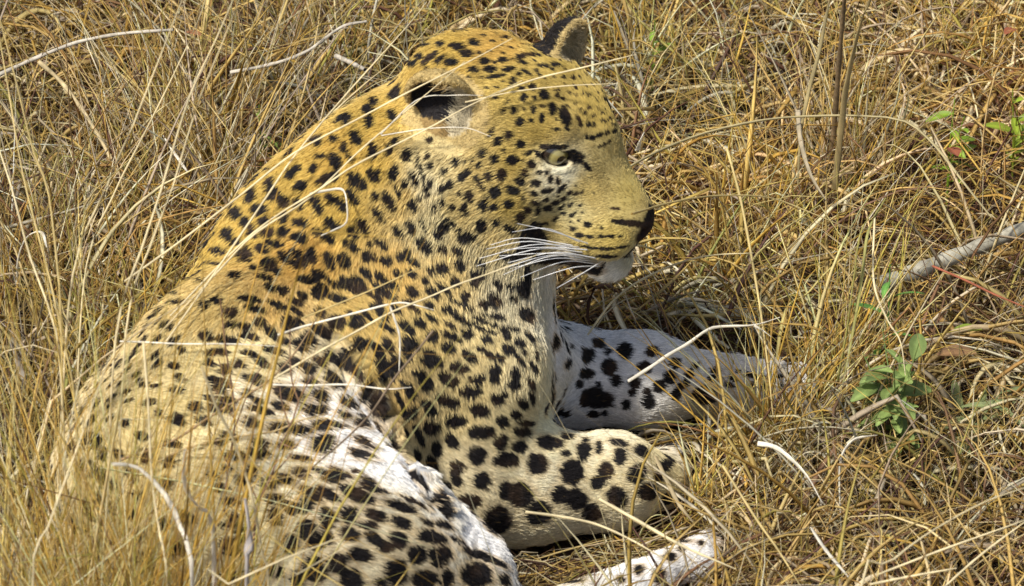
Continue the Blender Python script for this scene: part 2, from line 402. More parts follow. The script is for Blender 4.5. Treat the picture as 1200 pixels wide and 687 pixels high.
# spots and a shaded neck crease read off the photograph: origin, scale, then x y half-length half-width slant
SPOTS = [
(400,30,6,'335 342 48 36 -45,500 250 42 28 -8,505 365 38 26 100,560 210 24 16 -10,610 130 28 12 -15,545 160 50 12 -10,640 215 50 17 -35,710 235 42 13 -35,785 255 38 18 0,710 128 26 16 0,825 145 44 17 5,890 195 44 20 0,945 120 40 14 15,1018 250 30 17 0,1055 308 38 19 0,945 308 28 14 10,1150 243 38 17 0,1185 308 38 17 0,1095 358 56 8 -8,1160 88 28 12 0,590 262 14 12 0,612 300 16 16 0,400 455 55 20 -65,240 530 26 22 90,195 580 34 24 -50,365 475 26 20 90,150 495 30 18 -60,205 655 30 22 -70,365 630 40 20 80,45 650 40 25 -60,490 560 60 10 -75,530 600 60 14 85'),
(560,30,6,'395 150 40 12 5,455 148 20 10 10,500 150 24 12 0,470 60 18 16 90,405 210 48 9 3,320 222 36 20 0,325 265 36 13 15,500 213 32 12 20,470 285 40 13 5,560 283 40 13 8,640 265 42 8 22,350 330 42 11 30,300 340 18 12 50,420 320 16 14 0,440 352 16 10 40,262 385 26 20 90,245 420 20 12 90,312 445 20 18 0,250 468 16 9 0,390 433 28 22 40,330 510 28 24 70,412 512 18 11 90,478 490 38 26 55,568 460 18 8 0,570 495 14 14 0,605 520 18 9 20,622 575 24 9 5,262 598 28 20 95,400 595 28 17 100,215 540 20 8 -60,190 600 30 8 -75,335 590 10 10 0,465 570 20 10 10,535 590 40 22 88,622 640 60 30 62,460 650 34 17 100,310 665 26 18 0,540 370 14 8 0,610 365 16 10 0,680 378 18 10 10,655 480 14 8 0,700 500 12 7 0,725 605 14 8 0,790 590 16 14 90,790 500 20 7 10,850 600 14 6 0,690 560 12 7 0,760 620 12 6 0,480 375 12 7 0,590 195 24 8 10'),
(240,130,6,'335 575 44 32 -70,470 498 30 26 0,490 575 44 34 -50,560 632 36 32 0,685 520 40 26 -15,612 440 30 26 0,660 400 26 22 60,600 290 50 18 -50,450 400 35 16 0,770 395 36 18 -70,800 200 36 28 0,1010 50 42 22 -65,1075 185 52 28 60,990 255 34 18 80,1030 320 36 12 50,925 355 54 30 75,880 470 70 28 -25,920 190 24 18 0,1170 70 40 22 -80,1190 275 50 25 90,1080 490 70 34 40,900 612 44 24 35,1050 600 60 22 55,1185 440 44 28 80,795 640 44 20 80,665 640 30 18 0,960 50 30 12 -60,830 310 40 14 0,400 670 40 14 0'),
(420,130,6,'92 75 38 22 -75,270 210 24 18 0,220 265 38 18 85,330 315 26 16 90,362 310 40 14 80,100 430 36 22 90,145 450 34 22 90,265 410 44 18 85,240 455 36 16 60,390 470 48 15 65,332 512 30 16 80,125 595 30 15 80,285 570 44 13 65,215 625 70 26 58,360 655 20 14 60,390 650 34 20 75,500 205 22 16 0,492 312 22 12 90,505 380 24 15 85,505 498 28 12 85,422 330 60 6 88,455 440 60 5 75,480 550 50 9 68,690 352 20 19 0,755 350 18 8 -80,808 345 18 7 90,860 378 18 14 90,605 412 20 16 80,735 460 34 22 85,780 425 28 13 -80,645 515 28 20 75,595 540 26 18 0,595 640 30 12 70,440 600 14 8 0,535 665 30 12 50,865 500 56 16 62,790 600 42 24 88,720 580 16 8 90,745 670 20 12 60,885 290 30 17 90,990 208 32 24 -70,1068 168 28 24 0,1150 80 32 22 0,1150 235 32 26 0,965 335 30 22 90,1095 345 36 32 90,1035 280 12 12 0,930 450 30 20 88,1018 445 36 24 88,970 565 38 30 -20,1100 550 50 24 25,1145 490 34 24 20,1070 650 36 30 0,885 655 28 24 70,1180 430 30 20 90,910 605 10 9 0,1165 345 12 10 0,1195 300 14 12 0,965 670 26 18 0,665 675 20 14 0,940 150 30 10 -65,1170 605 14 12 0'),
(540,180,4.58,'385 55 22 20 0,350 100 20 16 80,410 160 24 16 10,430 100 16 10 0,400 212 20 12 10,408 262 24 12 0,368 300 20 16 0,330 340 24 24 0,422 305 20 13 100,475 290 24 14 5,470 198 30 11 -10,485 140 20 12 -75,525 148 20 12 80,467 105 20 8 -60,545 190 26 9 -50,515 260 20 10 -5,465 247 16 9 0,560 240 20 9 -30,590 210 16 8 -40,625 215 18 8 -20,655 210 16 7 -70,543 290 14 10 0,560 322 16 7 0,595 275 18 9 -45,610 325 22 6 -35,650 275 14 6 -40,515 350 22 8 -50,195 365 18 14 40,115 385 34 22 85,128 278 26 18 65,20 300 24 10 50,45 440 40 16 10,275 400 34 14 30,400 370 20 14 0,440 375 30 7 0,345 230 10 8 0,145 240 10 8 0'),
(660,230,5.72,'170 192 26 16 0,72 220 22 13 10,265 212 12 9 0,120 262 32 14 0,190 270 26 12 0,270 268 26 11 0,328 268 22 9 0,385 265 16 8 0,190 343 60 8 8,300 352 60 9 0,410 335 50 6 -12,170 400 60 6 12,300 403 70 8 0,430 395 24 6 -5,285 450 10 8 0,270 480 14 9 0,60 52 12 9 -40,15 115 12 9 0,75 125 24 8 -35,355 85 36 8 5,40 330 30 8 15,5 60 10 8 0'),
(640,130,5.287,'290 172 24 12 -10,335 155 26 13 -20,255 165 14 10 80,380 140 14 12 80,425 135 16 12 0,265 90 16 14 90,215 90 16 10 60,300 90 14 8 90,350 70 12 7 0,380 70 14 7 0,335 225 12 9 0,365 215 14 9 -40,395 200 12 9 -60,205 60 30 8 60,300 40 14 6 0,350 25 14 6 0,400 60 12 6 0,240 30 14 7 30,420 95 12 6 0'),
(200,230,6,'465 105 50 32 5,635 85 46 32 0,800 35 38 32 0,545 185 52 28 40,675 170 40 24 0,405 255 38 32 -10,590 260 40 22 10,800 140 36 30 0,690 250 40 26 0,800 245 34 34 70,920 180 55 24 15,910 35 36 18 20,930 78 20 14 0,1040 75 50 26 70,1020 20 30 20 0,915 285 58 30 10,1145 190 58 26 30,1060 250 52 18 30,1125 300 36 22 30,480 320 64 18 20,340 375 72 18 15,230 405 36 28 0,530 400 52 28 -10,650 368 46 24 20,740 330 64 20 8,825 430 60 22 40,700 480 50 40 60,755 525 34 24 50,920 440 70 22 60,995 415 52 28 75,880 375 24 14 0,1120 450 66 26 70,1050 545 55 20 30,1040 600 70 13 35,960 585 60 22 10,305 470 60 12 5,215 535 46 14 20,215 590 44 14 10,465 555 44 18 0,590 500 26 14 0,1195 430 24 16 90,1190 595 24 20 0,1140 610 36 12 40,1050 670 56 24 10,90 630 44 12 5,780 660 40 16 30,670 570 60 14 15,710 640 40 16 30,540 450 40 10 5,1160 20 50 20 30,570 10 36 16 0,715 5 36 14 0,890 480 24 20 90'),
(380,230,6,'145 450 52 34 60,275 200 56 24 55,210 250 44 22 50,195 345 60 24 35,400 130 58 14 52,375 100 24 20 0,140 65 40 16 70,400 325 56 20 40,325 328 20 14 30,300 415 40 28 70,345 425 28 20 20,430 445 38 26 15,555 410 52 30 -30,530 245 50 16 52,615 210 48 26 80,705 200 62 8 62,840 215 34 28 0,805 260 38 26 80,705 335 60 32 35,840 362 36 16 40,935 372 34 18 25,985 280 36 28 10,1040 280 28 14 20,910 200 90 6 38,990 90 36 14 65,630 460 44 20 35,745 515 26 22 30,820 495 42 34 10,955 475 40 28 35,1110 465 40 16 40,1080 550 44 30 0,515 540 34 18 35,290 535 44 20 42,140 600 46 34 20,205 650 44 26 30,245 597 56 22 38,400 570 60 20 42,485 620 40 22 45,610 540 40 20 45,705 585 30 18 35,615 665 44 24 35,745 660 36 20 25,830 635 50 14 35,915 590 40 24 40,390 650 60 14 35,1050 600 30 20 0,310 670 50 14 30,50 600 44 12 35,10 560 20 20 0'),  # the longest thin streak is the neck crease, its shade drawn as a spot
(180,330,6,'165 80 32 18 10,170 135 46 10 5,370 165 30 16 10,460 130 50 12 10,550 210 54 24 5,680 120 70 12 8,720 190 70 12 20,830 40 40 12 15,925 60 28 18 0,1040 100 36 18 40,870 160 60 12 25,1000 140 46 12 10,990 200 60 10 30,745 280 40 22 15,940 290 44 44 0,1000 290 30 24 0,1080 395 54 26 45,1010 440 60 22 30,640 310 46 14 15,545 300 36 12 10,375 380 46 26 10,510 405 72 20 5,670 380 64 18 5,820 350 44 22 60,105 300 44 18 0,900 410 50 16 30,830 480 70 18 15,660 505 50 14 15,470 495 50 12 10,400 500 36 16 0,385 575 26 24 90,485 625 44 26 5,580 585 44 13 5,750 570 50 18 25,900 605 40 22 10,980 560 56 16 15,1075 600 50 26 40,140 595 36 20 0,200 470 22 20 0'),
(360,330,6,'75 80 46 24 0,200 112 54 18 8,85 205 36 24 10,190 280 60 34 0,100 350 90 24 42,15 410 24 26 0,345 275 48 44 20,295 215 34 12 30,415 235 60 14 45,490 115 50 18 62,500 30 60 14 35,585 95 46 20 20,605 25 36 22 50,735 65 40 26 28,455 165 26 20 0,520 220 52 24 45,610 190 40 20 20,695 315 70 24 45,790 285 46 22 25,555 320 64 16 25,560 440 58 24 55,500 490 64 24 60,725 430 62 34 28,355 435 54 32 -75,425 430 34 24 0,690 495 50 26 50,875 375 40 34 60,880 530 80 32 42,835 560 50 18 35,620 575 54 34 75,490 630 76 56 45,775 630 44 22 10,1010 375 76 20 28,990 460 44 30 8,1130 515 52 26 30,1125 360 40 30 40,1060 600 64 30 8,850 155 36 20 20,745 185 50 12 30,870 250 44 14 35,990 290 44 13 28,1065 240 100 18 35,1080 150 100 9 25,970 180 34 18 0,880 70 46 24 28,950 40 60 14 35,1110 100 30 26 20,710 140 40 14 15,75 560 56 18 30,150 520 50 20 40,200 560 50 18 50,270 500 44 16 60,340 620 60 18 60,570 600 90 10 65,985 665 70 22 20,165 650 50 16 40'),
(480,330,6,'560 140 78 28 0,590 95 44 16 25,610 235 52 18 10,510 225 30 8 5,820 225 56 34 50,730 108 28 18 20,620 20 40 18 60,700 15 40 16 30,800 35 60 36 80,510 270 70 10 25,590 300 40 8 10,700 320 64 11 8,670 345 30 10 30,530 395 38 18 5,575 350 44 10 15,680 385 30 10 35,690 465 50 24 25,500 465 34 13 5,570 515 50 16 30,635 530 30 20 30,780 550 50 14 55,770 420 40 20 30,840 380 50 12 50,870 590 44 12 55,800 490 22 10 50,600 620 38 32 0,745 640 42 26 70,885 510 30 8 80,480 310 50 10 30'),
(180,430,6,'170 85 36 20 0,440 110 76 16 22,435 160 50 18 18,625 185 30 14 0,480 30 40 24 0,700 95 44 28 0,620 75 24 16 0,925 185 110 34 18,370 220 40 10 10,500 235 60 10 8,450 290 86 20 8,865 270 56 16 15,770 315 54 14 10,690 290 50 14 10,700 240 40 10 15,660 385 50 22 5,880 420 90 22 5,1010 440 50 22 12,1080 300 70 16 0,1080 95 50 16 0,1150 195 40 28 30,430 530 44 16 5,500 490 70 12 10,730 530 60 16 15,710 600 70 22 8,560 620 80 16 5,905 540 54 18 0,1150 400 70 16 8,1160 535 70 42 -8,1020 640 70 8 10,150 545 36 16 20,85 535 30 14 0,100 660 44 18 0,280 280 44 24 20,25 325 24 14 0,330 380 50 20 20'),
(360,430,6,'830 110 56 34 55,985 90 64 30 30,650 230 60 14 65,720 175 44 26 55,690 115 40 14 30,480 245 60 40 -20,720 320 56 34 -15,850 275 66 28 42,980 230 80 30 18,865 415 52 36 10,1035 375 70 38 0,1140 165 70 30 -5,1190 290 36 30 0,680 465 40 24 45,780 470 80 18 65,905 575 56 28 75,760 620 40 44 0,1015 520 56 30 50,1190 620 60 50 0,860 650 30 26 60,270 240 56 22 30,240 335 50 22 25,370 350 36 16 40,360 400 54 18 20,370 530 64 18 32,355 610 74 26 15,150 400 100 10 12,70 420 70 14 8,180 90 70 20 20,60 290 50 24 20,40 190 46 20 10'),
(480,430,6,'475 80 58 24 -15,595 80 34 26 0,735 120 40 26 5,610 220 44 30 20,660 185 30 18 -30,495 300 66 36 12,795 250 46 26 48,745 335 30 32 90,650 380 40 30 0,500 455 80 36 -5,635 525 50 34 -50,765 555 46 34 0,790 455 56 24 5,815 395 50 14 5,670 650 76 40 0,980 535 84 34 5,1105 485 40 16 5,1090 605 28 18 0,890 660 52 40 0,855 110 46 14 65,860 210 50 14 75,1000 90 60 50 0,1050 330 80 22 0'),
(640,380,6,'60 120 44 32 90,172 150 16 14 0,275 215 50 36 88,355 130 46 24 10,545 185 46 46 0,425 195 22 18 0,435 295 48 48 0,145 265 44 34 20,270 345 46 32 10,478 395 38 32 80,735 190 38 30 10,685 305 46 36 0,615 410 38 32 0,225 425 26 22 0,362 425 20 16 0,318 520 104 56 -3,600 480 24 22 0,555 560 30 28 0,320 635 40 18 0,80 635 80 26 0,900 270 36 32 0,862 370 40 34 0,785 440 44 36 -20,1003 350 34 26 -60,1045 288 24 20 0,710 540 54 34 90,705 480 26 24 0,935 445 26 24 0,975 415 20 18 0,905 500 32 28 0,1100 500 74 50 10,400 625 20 14 0'),
(780,400,6,'340 205 30 20 10,320 262 24 20 0,580 230 22 12 0,645 245 50 10 5,645 272 30 8 0,470 265 34 12 30,440 305 34 14 15,688 315 20 22 0,600 310 24 10 90,865 290 14 18 0,815 305 10 14 0,855 230 20 7 -20,800 245 30 8 0,500 210 20 7 0'),
(440,530,6,'395 90 46 26 60,565 110 44 42 0,560 190 50 28 55,490 250 36 38 0,440 300 40 30 0,330 190 34 28 0,650 345 74 40 0,745 195 52 44 20,1125 80 62 50 60,910 270 44 50 0,1010 300 80 64 0,850 480 84 76 0,1140 430 80 60 -20,160 380 100 22 18,250 340 90 9 25,165 490 70 30 20,350 485 50 14 28,470 500 56 16 25,385 590 96 34 12,150 615 60 44 35,75 660 36 26 0,555 600 30 12 25,10 450 34 22 40,30 262 46 8 25'),
(620,500,6,'300 315 72 70 0,375 170 44 46 0,480 148 40 20 85,635 205 40 44 0,535 310 54 40 -60,480 390 50 36 -20,785 165 50 30 30,755 325 66 48 -60,620 115 56 16 15,385 92 20 9 0,905 130 80 16 20,1080 185 24 36 0,950 265 50 30 0,905 355 26 34 0,215 480 56 50 20,310 510 80 56 10,610 500 70 50 40,840 460 60 44 0,430 610 64 44 0,960 520 40 30 0'),
(140,530,6,'910 125 50 22 5,730 110 34 14 0,1140 185 56 24 5,840 195 50 20 15,1030 215 50 26 10,640 160 40 22 0,690 245 46 18 10,1080 330 60 24 10,740 640 50 24 0,830 590 36 30 0,320 210 46 26 20,120 290 40 18 15,110 580 54 40 0,290 500 40 30 90,80 440 40 22 0,745 500 60 12 -5,780 450 50 14 5,340 70 44 18 5,770 340 60 14 10'),
(300,530,6,'300 140 54 22 18,480 145 110 9 20,580 140 80 9 25,505 190 60 10 12,370 290 90 26 25,490 290 80 20 30,700 300 110 34 22,640 265 70 14 30,785 245 80 20 20,640 435 54 48 20,820 440 70 26 30,770 510 60 22 5,490 440 54 30 30,490 500 36 30 0,330 370 50 44 50,230 390 60 24 40,110 330 60 22 10,340 540 66 50 25,480 600 50 26 40,400 640 60 30 20,230 640 54 50 40,640 575 66 36 25,120 450 60 36 60,820 605 66 30 35,890 660 50 30 20,680 130 36 10 15,770 195 60 10 20'),
(440,600,6,'285 300 56 52 0,450 290 70 44 -5,420 350 40 26 0,140 420 70 74 0,340 470 80 50 0,490 465 40 50 0,700 430 90 70 10,690 290 110 20 25,890 465 34 26 60,20 510 40 36 0'),
(260,600,6,'30 215 46 26 0,105 165 34 36 0,960 300 76 34 10,800 360 64 50 20,900 470 80 56 30,640 400 80 60 10,360 410 50 30 0,520 460 40 40 0,700 185 50 28 20,60 275 70 14 0,30 440 50 40 0'),
(460,520,3,'970 397 20 10 0,860 443 16 12 0,935 465 16 18 0,1010 370 10 7 0,1080 350 9 6 0,800 478 12 9 0'),
]
# dark lips, eye rims and tear line as spots too (photograph pixels): x y half-length half-width slant
FACE_DARK = '740 262 20 4 6,758 268 8 8 0,650 193 15 1.6 10,640 188 7 1.4 35,649 173 18 3.0 3,684 313 15 7 8,662 304 16 6 10,636 303 14 6 5,604 299 16 6 10,618 322 5 14 0,700 318 8 4 0,674 184 11 8 15,688 194 10 3 50,652 192 14 2.2 8,652 171 16 2.0 4,632 182 5 2.5 20,630 178 12 1.6 10'
BLACKS = []
def add_spot(px, py, a, b, ang, frac=1.0):
    h = surface(px, py)
    if h is None: return
    loc, n, d, dist = h
    if abs(d.dot(n)) < .12: return
    t = math.radians(ang); c, s = math.cos(t), math.sin(t)
    ax = []
    for (u, v, r) in ((c, s, a), (-s, c, b)):
        w = RGT * u - UPV * v
        e = (w - d * (w.dot(n) / d.dot(n))) * (r * dist / PXM)
        m = r * dist / PXM * 2.2
        if e.length > m: e = e * (m / e.length)
        ax.append(np.array(e))
    BLACKS.append((np.array(loc), np.array(n), ax[0], ax[1]))
for ox, oy, sc_, txt in SPOTS:
    for it in txt.split(','):
        x, y, a, b, ang = map(float, it.split())
        X, Y = ox + x / sc_, oy + y / sc_
        fine = X > 590 and Y < 325
        add_spot(X, Y, a / sc_ * (1.08 if fine else 1.12) + (.2 if fine else .5), b / sc_ * (1.15 if fine else 1.26) + (.3 if fine else .7) + (1.2 if X < 400 and Y > 335 else 0), ang)
for it in FACE_DARK.split(','):
    add_spot(*map(float, it.split()))
N_TRACED = len(BLACKS)

# coat control points: x y, colour, hair length (mm), hair direction in the picture
gold, face, cream, pale, white = (.57, .395, .090), (.53, .39, .105), (.72, .59, .30), (.80, .72, .47), (.93, .92, .90)
orange = (.57, .375, .082)
CTRL = [
(700, 130, face, 6, -.6, -.8), (650, 70, face, 7, -.9, -.3), (580, 55, (.56,.36,.09), 8, -1, .1), (600, 100, face, 7, -1, .1), (630, 150, face, 6, -.9, -.2),
(520, 60, gold, 10, -.9, .4), (740, 225, (.51,.40,.13), 4, -.7, -.6), (715, 190, (.50,.40,.16), 4, -.7, -.6), (760, 250, (.48,.38,.15), 3, -.8, -.4), (690, 225, (.52,.40,.14), 4, -.9, -.1),
(655, 205, (.72,.68,.50), 4, -1, .2), (670, 240, (.60,.52,.26), 5, -1, .1), (720, 285, (.58,.45,.13), 5, -1, .2), (735, 310, (.66,.58,.34), 6, -.9, .4), (690, 290, (.56,.43,.13), 5, -1, .15), (712, 329, white, 8, -.6, .6), (742, 318, white, 6, -.5, .6), (690, 326, (.75,.72,.6), 7, -.6, .6),
(600, 190, face, 9, -1, .2), (600, 240, face, 10, -1, .3), (570, 200, (.58,.44,.16), 11, -1, .4), (540, 240, (.62,.48,.19), 13, -.9, .6), (580, 280, (.60,.47,.2), 14, -.9, .6), (640, 270, (.56,.44,.17), 8, -1, .3), (520, 185, (.64,.52,.25), 13, -.8, .6),
(500, 215, (.72,.63,.38), 14, -.5, .8), (505, 265, (.66,.56,.30), 14, -.4, .9), (470, 230, (.62,.45,.15), 13, -.5, .8), (560, 300, (.62,.52,.28), 14, -.5, .8), (600, 315, (.62,.54,.33), 12, -.3, .9), (590, 350, (.68,.61,.40), 12, -.2, 1), (625, 360, (.70,.65,.48), 11, 0, 1),
(440, 140, gold, 11, -.7, .7), (400, 180, orange, 11, -.6, .8), (340, 210, gold, 11, -.6, .8), (300, 260, gold, 12, -.6, .8), (400, 250, gold, 12, -.5, .85), (440, 200, gold, 12, -.5, .85), (360, 300, (.60,.37,.09), 13, -.5, .85), (240, 300, gold, 13, -.6, .8),
(460, 320, (.60,.40,.12), 12, .2, 1), (530, 320, (.64,.48,.19), 12, .3, 1), (420, 370, (.60,.42,.13), 12, .35, 1), (500, 390, (.64,.48,.18), 11, .3, 1), (570, 400, (.69,.56,.27), 10, .3, 1), (620, 430, (.72,.62,.36), 9, .1, 1), (440, 430, (.60,.43,.14), 11, .4, .9), (470, 480, (.60,.42,.15), 10, .4, .9), (540, 470, (.70,.56,.26), 9, .4, .9), (480, 530, (.68,.54,.26), 9, .4, .9), (600, 500, (.72,.61,.33), 8, .8, .5), (560, 560, (.74,.65,.42), 8, .8, .5), (520, 600, (.72,.66,.48), 9, .6, .7), (640, 560, (.76,.70,.50), 7, 1, .15), (720, 560, (.74,.66,.42), 6, 1, .1), (780, 550, (.70,.60,.34), 6, 1, .1), (700, 516, (.78,.73,.54), 6, 1, .1), (765, 513, white, 7, 1, .1), (650, 600, (.72,.64,.42), 7, 1, .15), (640, 512, (.80,.75,.5), 7, 1, .1),
(650, 400, (.85,.83,.80), 8, 1, .1), (700, 440, (.86,.84,.81), 8, 1, .1), (760, 430, (.86,.84,.80), 7, 1, .1), (820, 435, (.82,.81,.76), 6, 1, .1), (870, 440, (.80,.78,.72), 6, 1, .1), (930, 445, (.84,.83,.82), 6, 1, .05), (680, 480, (.80,.78,.74), 8, 1, .1), (830, 470, (.50,.44,.30), 6, 1, 0),  # last point darker: shade beneath the far wrist put into the coat colour
(260, 360, (.64,.48,.18), 15, -.3, .9), (320, 360, (.62,.42,.14), 14, 0, .9), (240, 420, (.75,.62,.30), 16, .3, .8), (300, 420, (.77,.65,.35), 16, .5, .7), (380, 420, (.68,.58,.36), 16, .6, .7), (210, 480, (.75,.62,.30), 15, .6, .5), (300, 480, (.90,.84,.66), 18, .8, .5), (360, 470, (.93,.91,.86), 20, .7, .6), (420, 480, white, 22, .65, .75), (420, 530, white, 24, .7, .6), (380, 520, white, 20, .8, .5), (470, 550, white, 24, .65, .75), (520, 600, white, 20, .7, .6), (560, 630, white, 16, .8, .5),
(250, 540, (.82,.71,.42), 15, .9, .3), (330, 560, (.90,.84,.62), 14, .95, .3), (400, 590, (.82,.77,.60), 12, .95, .35), (470, 620, (.80,.74,.54), 11, .95, .35), (300, 620, (.86,.77,.48), 12, .9, .3), (380, 650, (.80,.75,.56), 11, .9, .35), (460, 665, (.78,.70,.48), 10, .9, .4), (550, 670, (.80,.75,.58), 9, .9, .4), (200, 600, (.80,.68,.38), 13, .8, .3), (150, 560, (.75,.62,.30), 13, .6, .5),
(760, 665, white, 6, 1, -.4), (830, 640, white, 6, 1, -.4),
]
cp, cc, cl, cd = [], [], [], []
for x, y, c, ln, dx, dy in CTRL:
    h = surface(x, y)
    if h is None: continue
    cp.append(h[0][:]); cc.append(c); cl.append((ln * .9 if ln < 7 else 6.3 + (ln - 7) * .33) * .001)
    cd.append(np.array(RGT) * dx - np.array(UPV) * dy)
# sides the camera does not see: spine, far flank, underside
for px, py, z, c, ln, v in ((300, 330, .02, pale, 14, (-.6, .2, -.7)), (350, 200, .12, gold, 12, (-.7, 0, -.7)), (450, 150, .15, gold, 12, (-.5, 0, -.8)), (150, 480, .05, cream, 12, (-.3, .2, -.9)), (560, 420, .02, white, 12, (.5, .2, -.8)), (300, 660, .0, white, 12, (.8, -.2, -.5)), (620, 60, .30, face, 8, (-.9, .3, -.3))):
    cp.append(W(px, py, z)[:]); cc.append(c); cl.append(ln * .001); cd.append(np.array(v, float))
for hx, hy, hz in ((.138, .010, -.082), (.122, .026, -.088), (.105, .030, -.092), (.134, -.012, -.084)):
    cp.append(H(hx, hy, hz)); cc.append((.86, .83, .74)); cl.append(.007); cd.append(-HM[:, 0] - .4 * HM[:, 2])
cp = np.array(cp); cc = np.array(cc); cl = np.array(cl); cd = np.array(cd)

def coat_fields(P):
    out_c = np.zeros((len(P), 3)); out_l = np.zeros(len(P)); out_d = np.zeros((len(P), 3))
    for i in range(0, len(P), 40000):
        q = P[i:i + 40000]
        w = 1.0 / (((q[:, None, :] - cp[None]) ** 2).sum(-1) + 1.2e-4) ** 2
        w /= w.sum(1, keepdims=True)
        out_c[i:i + 40000] = w @ cc; out_l[i:i + 40000] = w @ cl; out_d[i:i + 40000] = w @ cd
    return out_c, out_l, out_d

def head_local(P): return ((P - HC) @ HM) / HS
# small fixed value noise on a lattice
_lat = np.random.default_rng(3).random((32, 32, 32))
def vnoise(P, scale):
    q = P * scale; i0 = np.floor(q).astype(int); f = q - i0; f = f * f * (3 - 2 * f)
    r = 0
    for dx in (0, 1):
        for dy in (0, 1):
            for dz in (0, 1):
                w = (f[:, 0] if dx else 1 - f[:, 0]) * (f[:, 1] if dy else 1 - f[:, 1]) * (f[:, 2] if dz else 1 - f[:, 2])
                r = r + w * _lat[(i0[:, 0] + dx) % 32, (i0[:, 1] + dy) % 32, (i0[:, 2] + dz) % 32]
    return r

# spots where the photograph does not show the coat: scattered over the surface at the coat's own spacing
ctr = BV[rng.choice(len(BV), 34000, replace=False)]
_, gg = grad(ctr); gg = nrm(gg)
have = np.array([b[0] for b in BLACKS])
view = nrm(np.array(EYE)[None] - ctr)
okc = []
for i in range(len(ctr)):
    p = ctr[i]
    if p[2] < .01: continue
    facing = gg[i] @ view[i]
    px = 600 + (p[0]) / (np.linalg.norm(p - np.array(EYE))) * PXM
    if facing > .15 and px > 215: continue
    sp = .019 if p[0] > -.2 else .0185
    if len(have) and (((have - p) ** 2).sum(1) < sp * sp).any(): continue
    have = np.vstack([have, p]); okc.append(i)
_, _, dd = coat_fields(ctr[okc])
for k, i in enumerate(okc):
    n = gg[i]; e = dd[k] - n * (dd[k] @ n); e = e / max(np.linalg.norm(e), 1e-6)
    a = rng.uniform(.0065, .0115); b = a * rng.uniform(.42, .8)
    BLACKS.append((ctr[i], n, e * a, np.cross(n, e) * b))

# fine freckling of forehead and cheek between the traced spots
hd = BV[rng.choice(len(BV), 60000, replace=False)]; hh = head_local(hd)
for lo_, hi_, sp, s0, s1 in (((-.045, -.05, .062), (.085, .06, .13), .0088, .0020, .0034), ((.055, .02, -.030), (.100, .07, .018), .0072, .0014, .0022), ((-.06, -.07, .085), (.02, .05, .14), .0110, .0030, .0044)):
    for i in np.nonzero(((hh > np.array(lo_)) & (hh < np.array(hi_))).all(1))[0]:
        if ((have - hd[i]) ** 2).sum(1).min() < sp * sp: continue
        have = np.vstack([have, hd[i]])
        n = nrm(grad(hd[i:i + 1])[1])[0]; e = -HM[:, 0] * .9 + HM[:, 1] * rng.normal(0, .3); e = nrm(e - n * (e @ n))
        a = rng.uniform(s0, s1); BLACKS.append((hd[i], n, e * a, np.cross(n, e) * a * rng.uniform(.45, .75)))

def spot_field(P):
    """smallest elliptic distance to any spot (below 1 = inside)"""
    D = np.full(len(P), 9.0)
    o = np.argsort(P[:, 0]); xs = P[o, 0]
    jit = (vnoise(P, 210.0) - .5) * .26 + (vnoise(P + 5, 480.0) - .5) * .16
    for c, n, A1, A2 in BLACKS:
        l1, l2 = np.linalg.norm(A1), np.linalg.norm(A2); R = max(l1, l2) * 1.7
        i0, i1 = np.searchsorted(xs, (c[0] - R, c[0] + R))
        idx = o[i0:i1]
        q = P[idx] - c
        m = (np.abs(q[:, 1]) < R) & (np.abs(q[:, 2]) < R)
        idx = idx[m]; q = q[m]
        if not len(idx): continue
        qn = q @ n
        g11, g12, g22 = A1 @ A1, A1 @ A2, A2 @ A2; det = g11 * g22 - g12 * g12
        if det < 1e-20: continue
        u, v = q @ A1, q @ A2
        al = (u * g22 - v * g12) / det; be = (v * g11 - u * g12) / det
        d = np.sqrt(al * al + be * be)
        d = np.where(np.abs(qn) > R * .8 + .004, 9.0, d)
        D[idx] = np.minimum(D[idx], d)
    return D + jit

